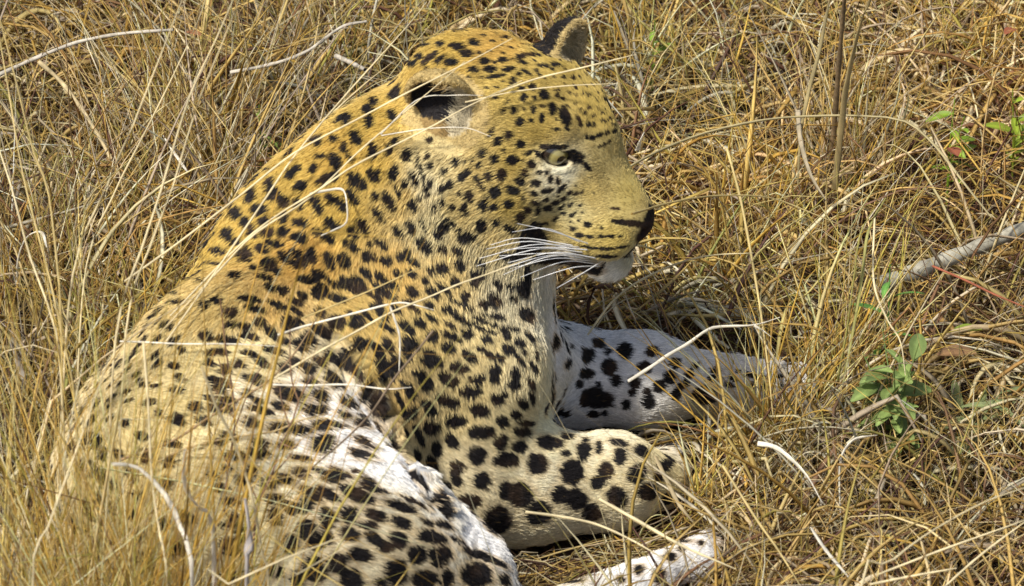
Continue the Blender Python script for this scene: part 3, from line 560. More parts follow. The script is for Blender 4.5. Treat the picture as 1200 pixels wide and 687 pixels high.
# parts of the head that are not plain coat
MOUTH = [(.144, 0, -.060), (.130, .032, -.066), (.100, .046, -.068), (.065, .055, -.060), (.030, .060, -.048)]
EARSIDE = 1.0 if (EARS[0][2][:, 0] @ HM[:, 0]) > 0 else -1.0
MOUTHW = [.004, .007, .013, .016]
def coat_colour(P, shift=None):
    """colour of the coat at points of the surface"""
    c, ln, d = coat_fields(P)
    D = spot_field(P)
    # golden halo round the spots on pale fur
    halo = np.clip((1.75 - D) / .6, 0, 1)[:, None]
    palef = np.clip((c[:, 2:3] - .30) / .3, 0, 1)
    leg = (P[:, 0] > .03)[:, None] & (P[:, 1] > -.10)[:, None]
    c = c * (1 - halo * .62 * palef * (~leg)) + np.array((.50, .32, .09)) * halo * .62 * palef * (~leg)
    tone = 1 + (vnoise(P, 26.0) - .5) * .16 + (vnoise(P + 3, 90.0) - .5) * .12
    c = c * tone[:, None]
    ink = np.clip((1.10 - D) / .12, 0, 1)[:, None]
    blk = np.array((.012, .010, .010)) + np.clip(vnoise(P, 60.0) - .55, 0, 1)[:, None] * np.array((.09, .045, .015))
    c = c * (1 - ink) + blk * ink
    h = head_local(P)
    # nose leather, mouth slit, ear cups
    ns = np.clip(1.2 - np.linalg.norm((h - np.array((.150, 0, -.030))) / np.array((.011, .020, .012)), axis=1), 0, .2)[:, None] * 5
    c = c * (1 - ns) + np.array((.03, .018, .016)) * ns
    for s_ in (1, -1):
        for i in range(len(MOUTH) - 1):
            a0 = np.array(MOUTH[i]) * (1, s_, 1); b0 = np.array(MOUTH[i + 1]) * (1, s_, 1)
            t = np.clip(((h - a0) @ (b0 - a0)) / ((b0 - a0) @ (b0 - a0)), 0, 1)
            dm = np.linalg.norm(h - a0 - t[:, None] * (b0 - a0), axis=1)
            wl = np.clip((MOUTHW[i] - dm) / .003, 0, 1)[:, None]
            c = c * (1 - wl) + np.array((.016, .012, .012)) * wl
    for ei, e in enumerate(EARS):
        q = (P - e[0]) @ e[2]
        k0 = np.linalg.norm(q / e[1], axis=1)
        near_ = (k0 < 1.5) & (q[:, 2] < .012)
        inside = near_ & (k0 < .985)
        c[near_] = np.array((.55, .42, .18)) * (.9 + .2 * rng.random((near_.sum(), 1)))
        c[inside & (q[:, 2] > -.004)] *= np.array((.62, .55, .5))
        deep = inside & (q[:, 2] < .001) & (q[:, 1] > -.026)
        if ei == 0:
            c[deep] = np.array((.022, .019, .02))  # dark skin and the shade of the ear cavity, both put into the colour
            tuft_ = inside & (q[:, 0] * EARSIDE > .012)
            c[tuft_] = np.array((.62, .54, .36))
        else:
            c[inside] = np.array((.66, .55, .33))
            back = near_ & (k0 > 1.0) & (q[:, 2] < -.001) & (q[:, 1] > -.004)
            c[back] = np.array((.02, .017, .016))
    return c, ln, d

if True:
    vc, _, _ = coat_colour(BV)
    body_me = np_mesh('leopard', BV, BQ.ravel(), 4, cols=vc * .85)  # coat colour darkened: shade beneath the hairs painted into the skin
    m_skin = attr_mat('underfur', rough=.8, spec=.15)
    leopard = link('leopard', body_me, None, m_skin)
    tag(leopard, 'large spotted leopard lying in dry grass with its head turned to the right', 'leopard')

# fur ------------------------------------------------------------------------
NFUR = 480000
T = np.concatenate([BQ[:, [0, 1, 2]], BQ[:, [0, 2, 3]]])
ta, tb, tc_ = BV[T[:, 0]], BV[T[:, 1]], BV[T[:, 2]]
cr = np.cross(tb - ta, tc_ - ta); area = np.linalg.norm(cr, axis=1) / 2
tn = cr / np.maximum(area[:, None] * 2, 1e-12); mid = (ta + tb + tc_) / 3
face_cam = (tn * nrm(np.array(EYE) - mid)).sum(1)
wgt = area * np.clip(face_cam * 2.2 + .75, .18, 1.6)
wgt *= np.where(mid[:, 2] < .008, .1, 1)
hm = head_local(mid)
wgt *= np.where((hm[:, 0] > .02) & (hm[:, 2] > -.09) & (np.abs(hm[:, 1]) < .09), 2.1, 1.0)
pick = rng.choice(len(T), NFUR, p=wgt / wgt.sum())
u = np.sqrt(rng.random(NFUR)); v = rng.random(NFUR)
root = ta[pick] * (1 - u)[:, None] + tb[pick] * (u * (1 - v))[:, None] + tc_[pick] * (u * v)[:, None]
nn = nrm(BN[T[pick, 0]] * (1 - u)[:, None] + BN[T[pick, 1]] * (u * (1 - v))[:, None] + BN[T[pick, 2]] * (u * v)[:, None])
_, ln, dr = coat_fields(root)
hl = head_local(root)
in_eye = (np.linalg.norm((hl - np.array((.060, 0, .033)))[:, [0, 2]] / np.array((.0150, .0092)), axis=1) < 1) & (np.abs(hl[:, 1]) > .03)
nose = np.linalg.norm((hl - np.array((.150, 0, -.030))) / np.array((.011, .020, .012)), axis=1) < 1.08
for e in EARS:
    q = (root - e[0]) @ e[2]; k0 = np.linalg.norm(q / e[1], axis=1)
    s = (k0 < 1.5) & (q[:, 2] < .02)
    ln[s] = .0046; dr[s] = e[2][:, 1] * .5 + e[2][:, 2] * .6 + rng.normal(0, .35, (s.sum(), 3))
    t_ = s & (k0 < .985) & (q[:, 0] * EARSIDE > .010)
    ln[t_] = .013; dr[t_] = -HM[:, 0] * .6 + e[2][:, 1] * .5 + rng.normal(0, .3, (t_.sum(), 3))
keep = ~(in_eye | nose)
root, nn, ln, dr, hl = root[keep], nn[keep], ln[keep], dr[keep], hl[keep]
N = len(root)
tang = dr - nn * (dr * nn).sum(1, keepdims=True); tang = nrm(tang)
side = np.cross(nn, tang)
# locks: neighbouring hairs lean together
cl1 = (vnoise(root, 70.0) - .5) * .6 + (vnoise(root + 9, 320.0) - .5) * .45
tang = nrm(tang + side * (cl1 + rng.normal(0, .16, N))[:, None])
ln = ln * rng.uniform(.6, 1.2, N) * (.85 + .5 * vnoise(root + 4, 70.0))
lift = np.clip(rng.normal(.40, .12, N) + (vnoise(root + 7, 160.0) - .5) * .4, .18, 1.1)
d0 = nrm(tang * np.cos(lift)[:, None] + nn * np.sin(lift)[:, None])
d1 = nrm(tang * np.cos(lift * .35)[:, None] + nn * np.sin(lift * .35)[:, None])
p0 = root - nn * .0006
p1 = p0 + d0 * (ln * .4)[:, None]
p2 = p1 + d1 * (ln * .35)[:, None]
p3 = p2 + nrm(d1 * .9 + tang * .3) * (ln * .3)[:, None]
fc, _, _ = coat_colour(root + tang * (ln * .30)[:, None])
fc = fc * np.where(fc.sum(1, keepdims=True) > .3, rng.uniform(.68, 1.22, (N, 1)), 1)
strays = (rng.random(N) < .012) & (fc.sum(1) < .2)
fc[strays] = (.20, .13, .05)
# claws of the eye rim stay dark, inner ear tufts pale
pts = np.stack([p0, p1, p2, p3], 1).astype(np.float32)
rad = np.empty((N, 4), np.float32); rr = rng.uniform(.8, 1.2, N) * np.clip(ln / .010, .7, 1.25)
for k, w_ in enumerate((.00030, .00028, .00021, .00006)): rad[:, k] = rr * w_

def curves_object(name, pts, rad, cols, mat, parent):
    n, k = pts.shape[:2]
    hc = bpy.data.hair_curves.new(name)
    hc.add_curves([k] * n)
    hc.position_data.foreach_set('vector', pts.reshape(-1))
    ra = hc.attributes.get('radius') or hc.attributes.new('radius', 'FLOAT', 'POINT')
    ra.data.foreach_set('value', rad.reshape(-1))
    ca = hc.attributes.new('col', 'FLOAT_COLOR', 'CURVE')
    c4 = np.ones((n, 4), np.float32); c4[:, :3] = cols
    ca.data.foreach_set('color', c4.reshape(-1))
    return link(name, hc, parent, mat)
m_fur, nt, b = mat_new('fur')
a_ = nt.nodes.new('ShaderNodeAttribute'); a_.attribute_name = 'col'
nt.links.new(a_.outputs['Color'], b.inputs['Base Color'])
b.inputs['Roughness'].default_value = .55; b.inputs['Specular IOR Level'].default_value = .25
b.inputs['Sheen Weight'].default_value = 0.0
fur = curves_object('fur', pts, rad, fc, m_fur, leopard)
fur['kind'] = 'stuff'
# ------------------------------------------------------------------ leopard: eyes and whiskers
def eye_material():
    m, nt, b = mat_new('iris')
    tc = nt.nodes.new('ShaderNodeTexCoord')
    sep = nt.nodes.new('ShaderNodeSeparateXYZ'); nt.links.new(tc.outputs['Object'], sep.inputs[0])
    v = nt.nodes.new('ShaderNodeVectorMath'); v.operation = 'MULTIPLY'; v.inputs[1].default_value = (1, 1, 0)
    nt.links.new(tc.outputs['Object'], v.inputs[0])
    l = nt.nodes.new('ShaderNodeVectorMath'); l.operation = 'LENGTH'; nt.links.new(v.outputs[0], l.inputs[0])
    mr = nt.nodes.new('ShaderNodeMapRange'); mr.inputs['From Max'].default_value = .016
    nt.links.new(l.outputs['Value'], mr.inputs['Value'])
    n = nt.nodes.new('ShaderNodeTexNoise'); n.inputs['Scale'].default_value = 500; nt.links.new(tc.outputs['Object'], n.inputs['Vector'])
    ad = nt.nodes.new('ShaderNodeMath'); ad.operation = 'MULTIPLY_ADD'; ad.inputs[1].default_value = .08; nt.links.new(n.outputs['Fac'], ad.inputs[0]); nt.links.new(mr.outputs[0], ad.inputs[2])
    cr = nt.nodes.new('ShaderNodeValToRGB'); e = cr.color_ramp.elements
    e[0].position = 0; e[0].color = (.004, .004, .004, 1); e[1].position = 1; e[1].color = (.03, .02, .015, 1)
    for p, c in ((.31, (.004, .004, .004)), (.35, (.20, .16, .05)), (.62, (.30, .26, .09)), (.72, (.12, .10, .04)), (.78, (.012, .01, .008))):
        q = e.new(p); q.color = (*c, 1)
    nt.links.new(ad.outputs[0], cr.inputs[0]); nt.links.new(cr.outputs[0], b.inputs['Base Color'])
    b.inputs['Roughness'].default_value = .06; b.inputs['Coat Weight'].default_value = 1
    return m
m_eye = eye_material()
for s in (1, -1):
    bm = bmesh.new(); bmesh.ops.create_uvsphere(bm, u_segments=32, v_segments=20, radius=.0160)
    for vtx in bm.verts:
        r = math.hypot(vtx.co.x, vtx.co.y)
        if vtx.co.z > 0 and r < .009: vtx.co.z += .0016 * (1 - (r / .009) ** 2)
    me = bpy.data.meshes.new('eye'); bm.to_mesh(me); bm.free()
    me.polygons.foreach_set('use_smooth', [True] * len(me.polygons))
    o = link('eye', me, leopard, m_eye)
    o.location = H(.0510, s * .0358, .0325)
    gaze = Vector(HM @ nrm(np.array((.78, s * .66, .0))))
    o.rotation_euler = gaze.to_track_quat('Z', 'Y').to_euler()

def smooth_path(pp, n=14):
    """Catmull-Rom through points, n+1 samples"""
    P = np.array([tuple(p) for p in pp], float)
    if len(P) == 2: return P[0] + (P[1] - P[0]) * np.linspace(0, 1, n + 1)[:, None]
    E = np.vstack([2 * P[0] - P[1], P, 2 * P[-1] - P[-2]])
    L = np.concatenate([[0], np.cumsum(np.linalg.norm(np.diff(P, axis=0), axis=1))])
    out = []
    for t in np.linspace(0, L[-1], n + 1):
        i = min(max(np.searchsorted(L, t) - 1, 0), len(P) - 2); f = (t - L[i]) / max(L[i + 1] - L[i], 1e-9)
        a, b, c, d = E[i], E[i + 1], E[i + 2], E[i + 3]
        out.append(.5 * (2 * b + (c - a) * f + (2 * a - 5 * b + 4 * c - d) * f * f + (3 * b - a - 3 * c + d) * f ** 3))
    return np.array(out)

def tubes(paths, radii, sides=3, flat=None, twist=None):
    """paths (N,K,3), radii (N,K) -> verts, quads. flat: thickness ratio (flat blades)"""
    N, K, _ = paths.shape
    t = np.gradient(paths, axis=1); t = nrm(t)
    ref = np.where(np.abs(t[..., 2:3]) > .92, np.array((1.0, 0, 0)), np.array((0, 0, 1.0)))
    a = nrm(np.cross(t, ref)); b = np.cross(t, a)
    if twist is not None:
        c, s = np.cos(twist)[..., None], np.sin(twist)[..., None]
        a, b = a * c + b * s, b * c - a * s
    if sides == 2:
        V = np.stack([paths - a * radii[..., None], paths + a * radii[..., None]], 2)
        idx = np.arange(N * K * 2).reshape(N, K, 2)
        Q = np.stack([idx[:, :-1, 0], idx[:, :-1, 1], idx[:, 1:, 1], idx[:, 1:, 0]], -1).reshape(-1, 4)
        return V.reshape(-1, 3), Q
    th = np.arange(sides) * 2 * np.pi / sides
    f = 1.0 if flat is None else flat
    V = paths[:, :, None] + radii[..., None, None] * (a[:, :, None] * np.cos(th)[None, None, :, None] + f * b[:, :, None] * np.sin(th)[None, None, :, None])
    idx = np.arange(N * K * sides).reshape(N, K, sides); nx = np.roll(idx, -1, 2)
    Q = np.stack([idx[:, :-1], nx[:, :-1], nx[:, 1:], idx[:, 1:]], -1).reshape(-1, 4)
    return V.reshape(-1, 3), Q

m_whisk, _, b = mat_new('whisker'); b.inputs['Base Color'].default_value = (.9, .9, .88, 1); b.inputs['Roughness'].default_value = .35
WH = [(672,288,612,279,575,287,0),(676,293,620,283,570,292,0),(680,290,625,287,562,303,0),(684,296,630,292,558,312,0),(690,293,640,290,588,293,0),(686,300,640,297,585,300,0),(690,303,640,300,575,320,0),(694,306,650,303,598,315,0),(698,309,660,307,610,325,0),(680,284,640,268,600,272,0),(700,303,650,296,595,308,0),(704,312,670,314,625,328,0),(676,298,635,303,590,322,0),(690,286,650,272,606,262,0),(706,306,680,322,652,338,0)]
for i, (x0, y0, x1, y1, x2, y2, _) in enumerate(WH):
    h0 = surface(x0, y0)
    if h0 is None: continue
    t0 = h0[3]
    P = [np.array(EYE + ray(x, y).normalized() * (t0 - dt)) for x, y, dt in ((x0, y0, -.001), (x1, y1, .040 + .004 * (i % 4)), (x2, y2, .050 + .006 * (i % 5)))]
    pa = smooth_path(P, 12)[None]
    V, Q = tubes(pa, np.linspace(.00075, .00022, 13)[None], 5)
    link('whisker', np_mesh('whisker', V, Q.ravel(), 4), leopard, m_whisk)
# ------------------------------------------------------------------ ground
def ground_height(x, y):
    P = np.stack([x, y, np.zeros_like(x)], 1)
    fade = np.clip((4.5 - np.hypot(x, y)) / 2, 0, 1)
    return fade * ((vnoise(P + 20, 3.0) - .5) * .022 + (vnoise(P + 11, 13.0) - .5) * .010) - .006
xs = np.unique(np.concatenate([np.linspace(-1.5, 1.5, 200), np.linspace(-6, 6, 60), np.array([-400, -120, -40, -15, 15, 40, 120, 400.])]))
ys = np.unique(np.concatenate([np.linspace(-1.2, 2.2, 220), np.linspace(-9, 8, 70), np.array([-400, -120, -40, -15, 15, 40, 120, 400.])]))
gx, gy = np.meshgrid(xs, ys, indexing='ij'); gz = ground_height(gx.ravel(), gy.ravel())
gi = np.arange(gx.size).reshape(gx.shape)
gq = np.stack([gi[:-1, :-1], gi[1:, :-1], gi[1:, 1:], gi[:-1, 1:]], -1).reshape(-1)
m_gr, nt, b = mat_new('dry_soil')
tc = nt.nodes.new('ShaderNodeTexCoord')
n1 = nt.nodes.new('ShaderNodeTexNoise'); n1.inputs['Scale'].default_value = 9; n1.inputs['Detail'].default_value = 8; n1.inputs['Roughness'].default_value = .7
n2 = nt.nodes.new('ShaderNodeTexNoise'); n2.inputs['Scale'].default_value = 130; n2.inputs['Detail'].default_value = 5
for n in (n1, n2): nt.links.new(tc.outputs['Object'], n.inputs['Vector'])
r1 = nt.nodes.new('ShaderNodeValToRGB'); e = r1.color_ramp.elements
e[0].position = .3; e[0].color = (.030, .015, .009, 1); e[1].position = .7; e[1].color = (.11, .062, .035, 1)
nt.links.new(n1.outputs['Fac'], r1.inputs[0])
r2 = nt.nodes.new('ShaderNodeValToRGB'); e = r2.color_ramp.elements
e[0].position = .35; e[0].color = (.45, .42, .4, 1); e[1].position = .65; e[1].color = (1.5, 1.4, 1.2, 1)
nt.links.new(n2.outputs['Fac'], r2.inputs[0])
mm = nt.nodes.new('ShaderNodeMix'); mm.data_type = 'RGBA'; mm.blend_type = 'MULTIPLY'; mm.inputs[0].default_value = 1
nt.links.new(r1.outputs[0], mm.inputs[6]); nt.links.new(r2.outputs[0], mm.inputs[7]); nt.links.new(mm.outputs[2], b.inputs['Base Color'])
b.inputs['Roughness'].default_value = .95
bp = nt.nodes.new('ShaderNodeBump'); bp.inputs['Distance'].default_value = .006; nt.links.new(n2.outputs['Fac'], bp.inputs['Height']); nt.links.new(bp.outputs[0], b.inputs['Normal'])
tag(link('ground', np_mesh('ground', np.stack([gx.ravel(), gy.ravel(), gz], 1), gq, 4), None, m_gr), kind='structure')

# ------------------------------------------------------------------ the mass of dry grass
m_straw = attr_mat('dry_straw', rough=.6, spec=.35, noise=.16, nscale=45, transl=.28)
PAL = np.array([(.60, .435, .15), (.66, .51, .22), (.43, .27, .09), (.78, .66, .40), (.29, .16, .085), (.50, .41, .30), (.15, .075, .05), (.43, .37, .10), (.84, .76, .56), (.54, .355, .085)])  # the darkest browns also stand for shade in the gaps between blades

def clear_of_leopard(paths, margin=.004):
    N, K, _ = paths.shape
    f = sdf_points(paths.reshape(-1, 3)).reshape(N, K)
    ok = (f > margin).all(1)
    # grass is pressed down round the lying animal: nothing tall stands close to its limbs
    z = paths[..., 2]
    return ok & ~((f < .05) & (z > .035) & (paths[..., 0] > -.30)).any(1)

def grow(x, y, z0, L, elev, azim, curve, turn, r0, K=7, kink=.0):
    """curved blades by integrating direction; every argument an array"""
    N = len(x); s = np.linspace(0, 1, K)
    ph = elev[:, None] - curve[:, None] * s[None] ** 1.3
    ps = azim[:, None] + turn[:, None] * s[None]
    if kink > 0:
        ks = rng.uniform(.3, .8, N)[:, None]; kk = (rng.random(N) < kink)[:, None] * rng.uniform(-1.7, -.4, N)[:, None]
        ph = ph + kk * (s[None] > ks); ps = ps + kk * .7 * (s[None] > ks)
    d = np.stack([np.cos(ph) * np.cos(ps), np.cos(ph) * np.sin(ps), np.sin(ph)], -1)
    st = (L / (K - 1))[:, None, None]
    P = np.concatenate([np.zeros((N, 1, 3)), np.cumsum(d[:, :-1] * st, 1)], 1)
    P += np.stack([x, y, z0], 1)[:, None]
    gz_ = ground_height(P[..., 0].ravel(), P[..., 1].ravel()).reshape(N, K) + .002
    P[..., 2] = np.maximum(P[..., 2], gz_ + np.abs(rng.normal(0, .004, (N, 1))))
    prof = np.clip(1.06 - s ** 2.2, .06, 1)[None] * np.minimum(1, .55 + s * 3)[None]
    return P, r0[:, None] * prof

BUILT = []
def emit(name, parts, mat=None, parent=None, cull=True, **kw):
    Vs, Qs, Cs, off = [], [], [], 0
    for P, R, sides, flat, col in parts:
        if cull:
            k = clear_of_leopard(P); P, R, col = P[k], R[k], col[k]
        if not len(P): continue
        V, Q = tubes(P, R, sides, flat, twist=rng.uniform(0, np.pi, len(P))[:, None] + rng.normal(0, .9, len(P))[:, None] * np.linspace(0, 1, P.shape[1])[None])
        kk = P.shape[1] * sides
        Vs.append(V); Qs.append(Q + off); off += len(V)
        shade = 1 + .14 * np.sin(np.linspace(0, 9, P.shape[1]))[None] * rng.normal(0, 1, (len(P), 1))
        Cs.append(np.repeat((col[:, None] * shade[..., None]), sides, 1).reshape(-1, 3))
    V = np.concatenate(Vs); Q = np.concatenate(Qs); C = np.clip(np.concatenate(Cs), 0, .9)
    o = link(name, np_mesh(name, V, Q.ravel(), 4, cols=C), parent, mat or m_straw)
    BUILT.append((name, len(Q) * 2))
    return tag(o, **kw)

def pick_col(n, w, jit=.12):
    w = np.array(w, float); i = rng.choice(len(PAL), n, p=w / w.sum())
    return PAL[i] * rng.uniform(1 - jit, 1 + jit, (n, 1)) * rng.uniform(.96, 1.04, (n, 3))

def area_pts(n, x0, x1, y0, y1, clump=14.0, thr=.5):
    x = rng.uniform(x0, x1, n * 3); y = rng.uniform(y0, y1, n * 3)
    d = vnoise(np.stack([x, y, np.full_like(x, .5)], 1) + 30, clump)
    k = np.nonzero(rng.random(n * 3) < .12 + np.clip((d - .35) * 2.6, 0, 1))[0][:n]
    return x[k], y[k]

def U(a, b, n): return rng.uniform(a, b, n)
def patch(x, y):
    """local tone: browner, greyer and greener patches of the sward"""
    P = np.stack([x, y, np.full_like(x, .2)], 1)
    a = vnoise(P + 40, 3.2)[:, None]; b_ = vnoise(P + 50, 5.0)[:, None]
    t = np.ones((len(x), 3)) * (.78 + .44 * a)
    return t * (1 + (b_ - .5) * np.array((.22, -.02, -.30))) * np.array((.92, .90, .84)) * (.55 + .75 * vnoise(P + 70, 1.7)[:, None])

parts = []
# flat litter
n = 24000; x, y = area_pts(n, -1.0, 1.0, -.8, 1.35, 9); n = len(x)
P, R = grow(x, y, U(.0, .035, n), U(.05, .22, n), rng.normal(0, .16, n), U(0, 6.28, n), rng.normal(0, .5, n), rng.normal(0, 1.0, n), U(.0006, .0019, n), 6, .3)
parts.append((P, R, 3, .35, pick_col(n, (1.4, 1.2, 2, 1, 4, 1.6, 6, .4, .8, .8)) * patch(x, y) * .62))  # litter darkened so that deep gaps look shaded; the shade is in the colour
emit('grass_litter', parts, kind='stuff', label='flattened dry grass litter matted over the ground', category='dry grass')
# flattened bed between and before the limbs
parts = []
n = 5200; x = U(-.12, .42, n); y = U(-.52, .10, n)
P, R = grow(x, y, U(.0, .022, n), U(.04, .16, n), rng.normal(0, .12, n), U(0, 6.28, n), rng.normal(0, .4, n), rng.normal(0, .9, n), U(.0006, .0018, n), 6, .3)
parts.append((P, R, 3, .35, pick_col(n, (3, 3, 2, 2, 2, 1.5, 2, 1, 1.5, 2)) * patch(x, y)))
emit('grass_litter', parts, kind='stuff', label='straw pressed flat between the limbs of the leopard', category='dry grass')
# tangle of bent blades
parts = []
n = 12500; x, y = area_pts(n, -1.0, 1.0, -.8, 1.35, 10); n = len(x)
P, R = grow(x, y, U(0, .03, n), U(.08, .30, n), U(.15, 1.35, n), U(0, 6.28, n), U(.4, 2.8, n), rng.normal(0, .9, n), U(.0008, .0029, n), 8, .35)
parts.append((P, R, 4, .2, pick_col(n, (3, 3, 2.5, 2, 2.2, 2, 2.2, 1.2, 1.4, 2)) * patch(x, y)))
# thin wiry stems
n = 5200; x, y = area_pts(n, -1.0, 1.0, -.8, 1.35, 12); n = len(x)
P, R = grow(x, y, U(0, .02, n), U(.10, .34, n), U(.5, 1.5, n), U(0, 6.28, n), U(-.1, 1.6, n), rng.normal(0, .6, n), U(.0004, .0009, n), 7, .2)
parts.append((P, R, 3, None, pick_col(n, (3, 3, 3, 2, 1, 1, .8, 1.5, 1.4, 2.5)) * patch(x, y)))
emit('dry_grass', parts, kind='stuff', label='tangled tan and brown dry grass filling the clearing', category='dry grass')
# broad curled leaves
parts = []
n = 5200; x, y = area_pts(n, -.95, .95, -.7, 1.3, 7); n = len(x)
P, R = grow(x, y, U(.005, .06, n), U(.06, .20, n), U(-.1, 1.1, n), U(0, 6.28, n), U(.3, 3.4, n), rng.normal(0, 1.3, n), U(.0016, .0042, n), 9, .25)
parts.append((P, R, 4, .16, pick_col(n, (1, 3, 1, 3, 1, 3, .5, .5, 3, .5)) * patch(x, y)))
emit('curled_grass_blades', parts, kind='stuff', label='broad pale curled dry grass blades scattered through the sward', category='dry grass')
# further field, thinner, out of the frame
parts = []
n = 15000; x = U(-3.2, 3.2, n); y = U(-2.2, 4.5, n); k = (np.abs(x) > .98) | (y < -.78) | (y > 1.33); k &= ~((y < -1.0) & (np.abs(x) < .8)); x, y = x[k], y[k]; n = len(x)
P, R = grow(x, y, U(0, .02, n), U(.15, .45, n), U(.4, 1.5, n), U(0, 6.28, n), U(0, 1.8, n), rng.normal(0, .7, n), U(.0012, .0030, n), 6, .2)
parts.append((P, R, 3, .3, pick_col(n, (3, 3, 3, 2, 2, 2, 1, 1, 1, 2)) * patch(x, y)))
emit('dry_grass', parts, kind='stuff', label='thinner dry grass of the surrounding field', category='dry grass')
# ------------------------------------------------------------------ grass tufts standing round the leopard
def tuft(px, py, n, h, lean, spread, cols, label, rad=(.0006, .0013), base=.03, dens=1.0, az0=None, curl=.5, wet=0, z=.0):
    c = W(px, py, z); 
    x = c.x + rng.normal(0, base, n); y = c.y + rng.normal(0, base * 1.2, n)
    el = np.clip(rng.normal(1.35 - lean, spread, n), .25, 1.56)
    az = U(0, 6.28, n) if az0 is None else rng.normal(az0, 1.0, n)
    P, R = grow(x, y, np.zeros(n), h * U(.45, 1.05, n), el, az, np.abs(rng.normal(0, curl, n)), rng.normal(0, .5, n), U(rad[0], rad[1], n) * (.62 if py > 760 else 1.0) * np.where(rng.random(n) < .1, 1.6, 1), 9, .22)
    if not (sdf_points(P.reshape(-1, 3)).reshape(len(P), -1) > .004).all(1).any(): print('NO ROOM', label); return
    root = bpy.data.objects.new('grass_tuft', None); COL.objects.link(root); root.location = (c.x, c.y, 0)
    tag(root, label, 'grass tuft', group='tufts of standing dry grass')
    cc_ = pick_col(n, cols) * (np.array((1.26, 1.25, 1.02)) if cols is GOLD else np.array((1.04, 1.04, 1.0)))
    h2 = n * 3 // 4
    P -= np.array((c.x, c.y, 0)); 
    ok = (sdf_points((P + np.array((c.x, c.y, 0))).reshape(-1, 3)).reshape(len(P), -1) > .004).all(1) #.array((c.x, c.y, 0)))
    P, R, cc_ = P[ok], R[ok], cc_[ok]; h2 = len(P) * 3 // 4
    emit('stems', [(P[:h2], R[:h2] * .8, 3, None, cc_[:h2])], parent=root, cull=False, kind='stuff')
    emit('leaves', [(P[h2:], R[h2:] * 2.0, 4, .2, cc_[h2:])], parent=root, cull=False, kind='stuff')
GOLD = (3, 2.5, 1.5, 1.2, .2, .4, .2, 1.6, .8, 3)
MIX = (2, 2, 2, 2, 1, 1.5, .6, 1, 2, 1.5)
TUFTS = [
 (140, 905, 290, .66, .06, .08, GOLD, 'thick golden tuft standing before the rump at the bottom left corner', .05),
 (210, 915, 110, .57, .06, .08, GOLD, 'golden grass tuft in front of the flank, second from the left corner', .04),
 (80, 890, 240, .60, .10, .12, GOLD, 'yellow tuft at the far lower left beside the leopard rump', .05),
 (10, 830, 170, .50, .25, .25, MIX, 'pale tangled tuft on the left edge near the bottom', .05),
 (50, 780, 200, .52, .25, .22, MIX, 'straw coloured tuft on the left edge level with the belly', .05),
 (170, 960, 150, .66, .08, .10, GOLD, 'dense yellow tuft hiding the leopard back at the left', .05),
 (180, 440, 150, .24, .22, .22, GOLD, 'golden tuft rising behind the leopard back', .04),
 (60, 380, 240, .34, .25, .22, MIX, 'tall loose tuft left of the leopard back', .06),
 (250, 290, 170, .34, .22, .2, MIX, 'thin tall tuft behind the neck', .05),
 (210, 220, 200, .33, .20, .18, MIX, 'upright pale tuft at upper left beyond the shoulders', .05),
 (330, 140, 170, .30, .25, .22, MIX, 'wispy tuft beyond the nape', .05),
 (430, 60, 160, .22, .3, .25, GOLD, 'short yellow tuft behind the head top', .05),
 (905, 545, 90, .26, .22, .2, GOLD, 'slender green gold tuft in front of the outstretched paw', .016),
 (985, 470, 110, .28, .2, .2, GOLD, 'upright tuft right of the outstretched paw', .02),
 (860, 330, 150, .26, .3, .28, GOLD, 'curled tuft on the right of the chin', .05),
 (975, 240, 150, .28, .18, .2, MIX, 'tuft round the dark stalk at upper right', .03),
 (780, 120, 170, .22, .35, .3, GOLD, 'loose tuft beyond the forehead', .05),
 (1110, 90, 170, .22, .35, .3, GOLD, 'low tuft in the upper right corner', .06),
 (950, 640, 150, .17, .45, .3, MIX, 'low spreading tuft at the lower right', .05),
 (1120, 600, 140, .16, .5, .3, MIX, 'low brown tuft near the right edge bottom', .05),
 (820, 596, 150, .12, .45, .3, GOLD, 'short tuft hiding the folded forepaw end', .03),
]
for px, py, n, h, lean, spread, cols, lab, base in TUFTS:
    tuft(px, py, n, h, lean, spread, cols, lab, base=base, curl=.3 if py > 760 else .5)

# single stems and blades one can follow with the eye: each one a thing --------------
PALE, STRAW, GREY, DARKT, BROWN, GREEN, RED, WHITE = (.80, .69, .42), (.62, .49, .21), (.42, .38, .31), (.12, .085, .055), (.27, .17, .08), (.34, .33, .09), (.40, .13, .07), (.84, .79, .66)
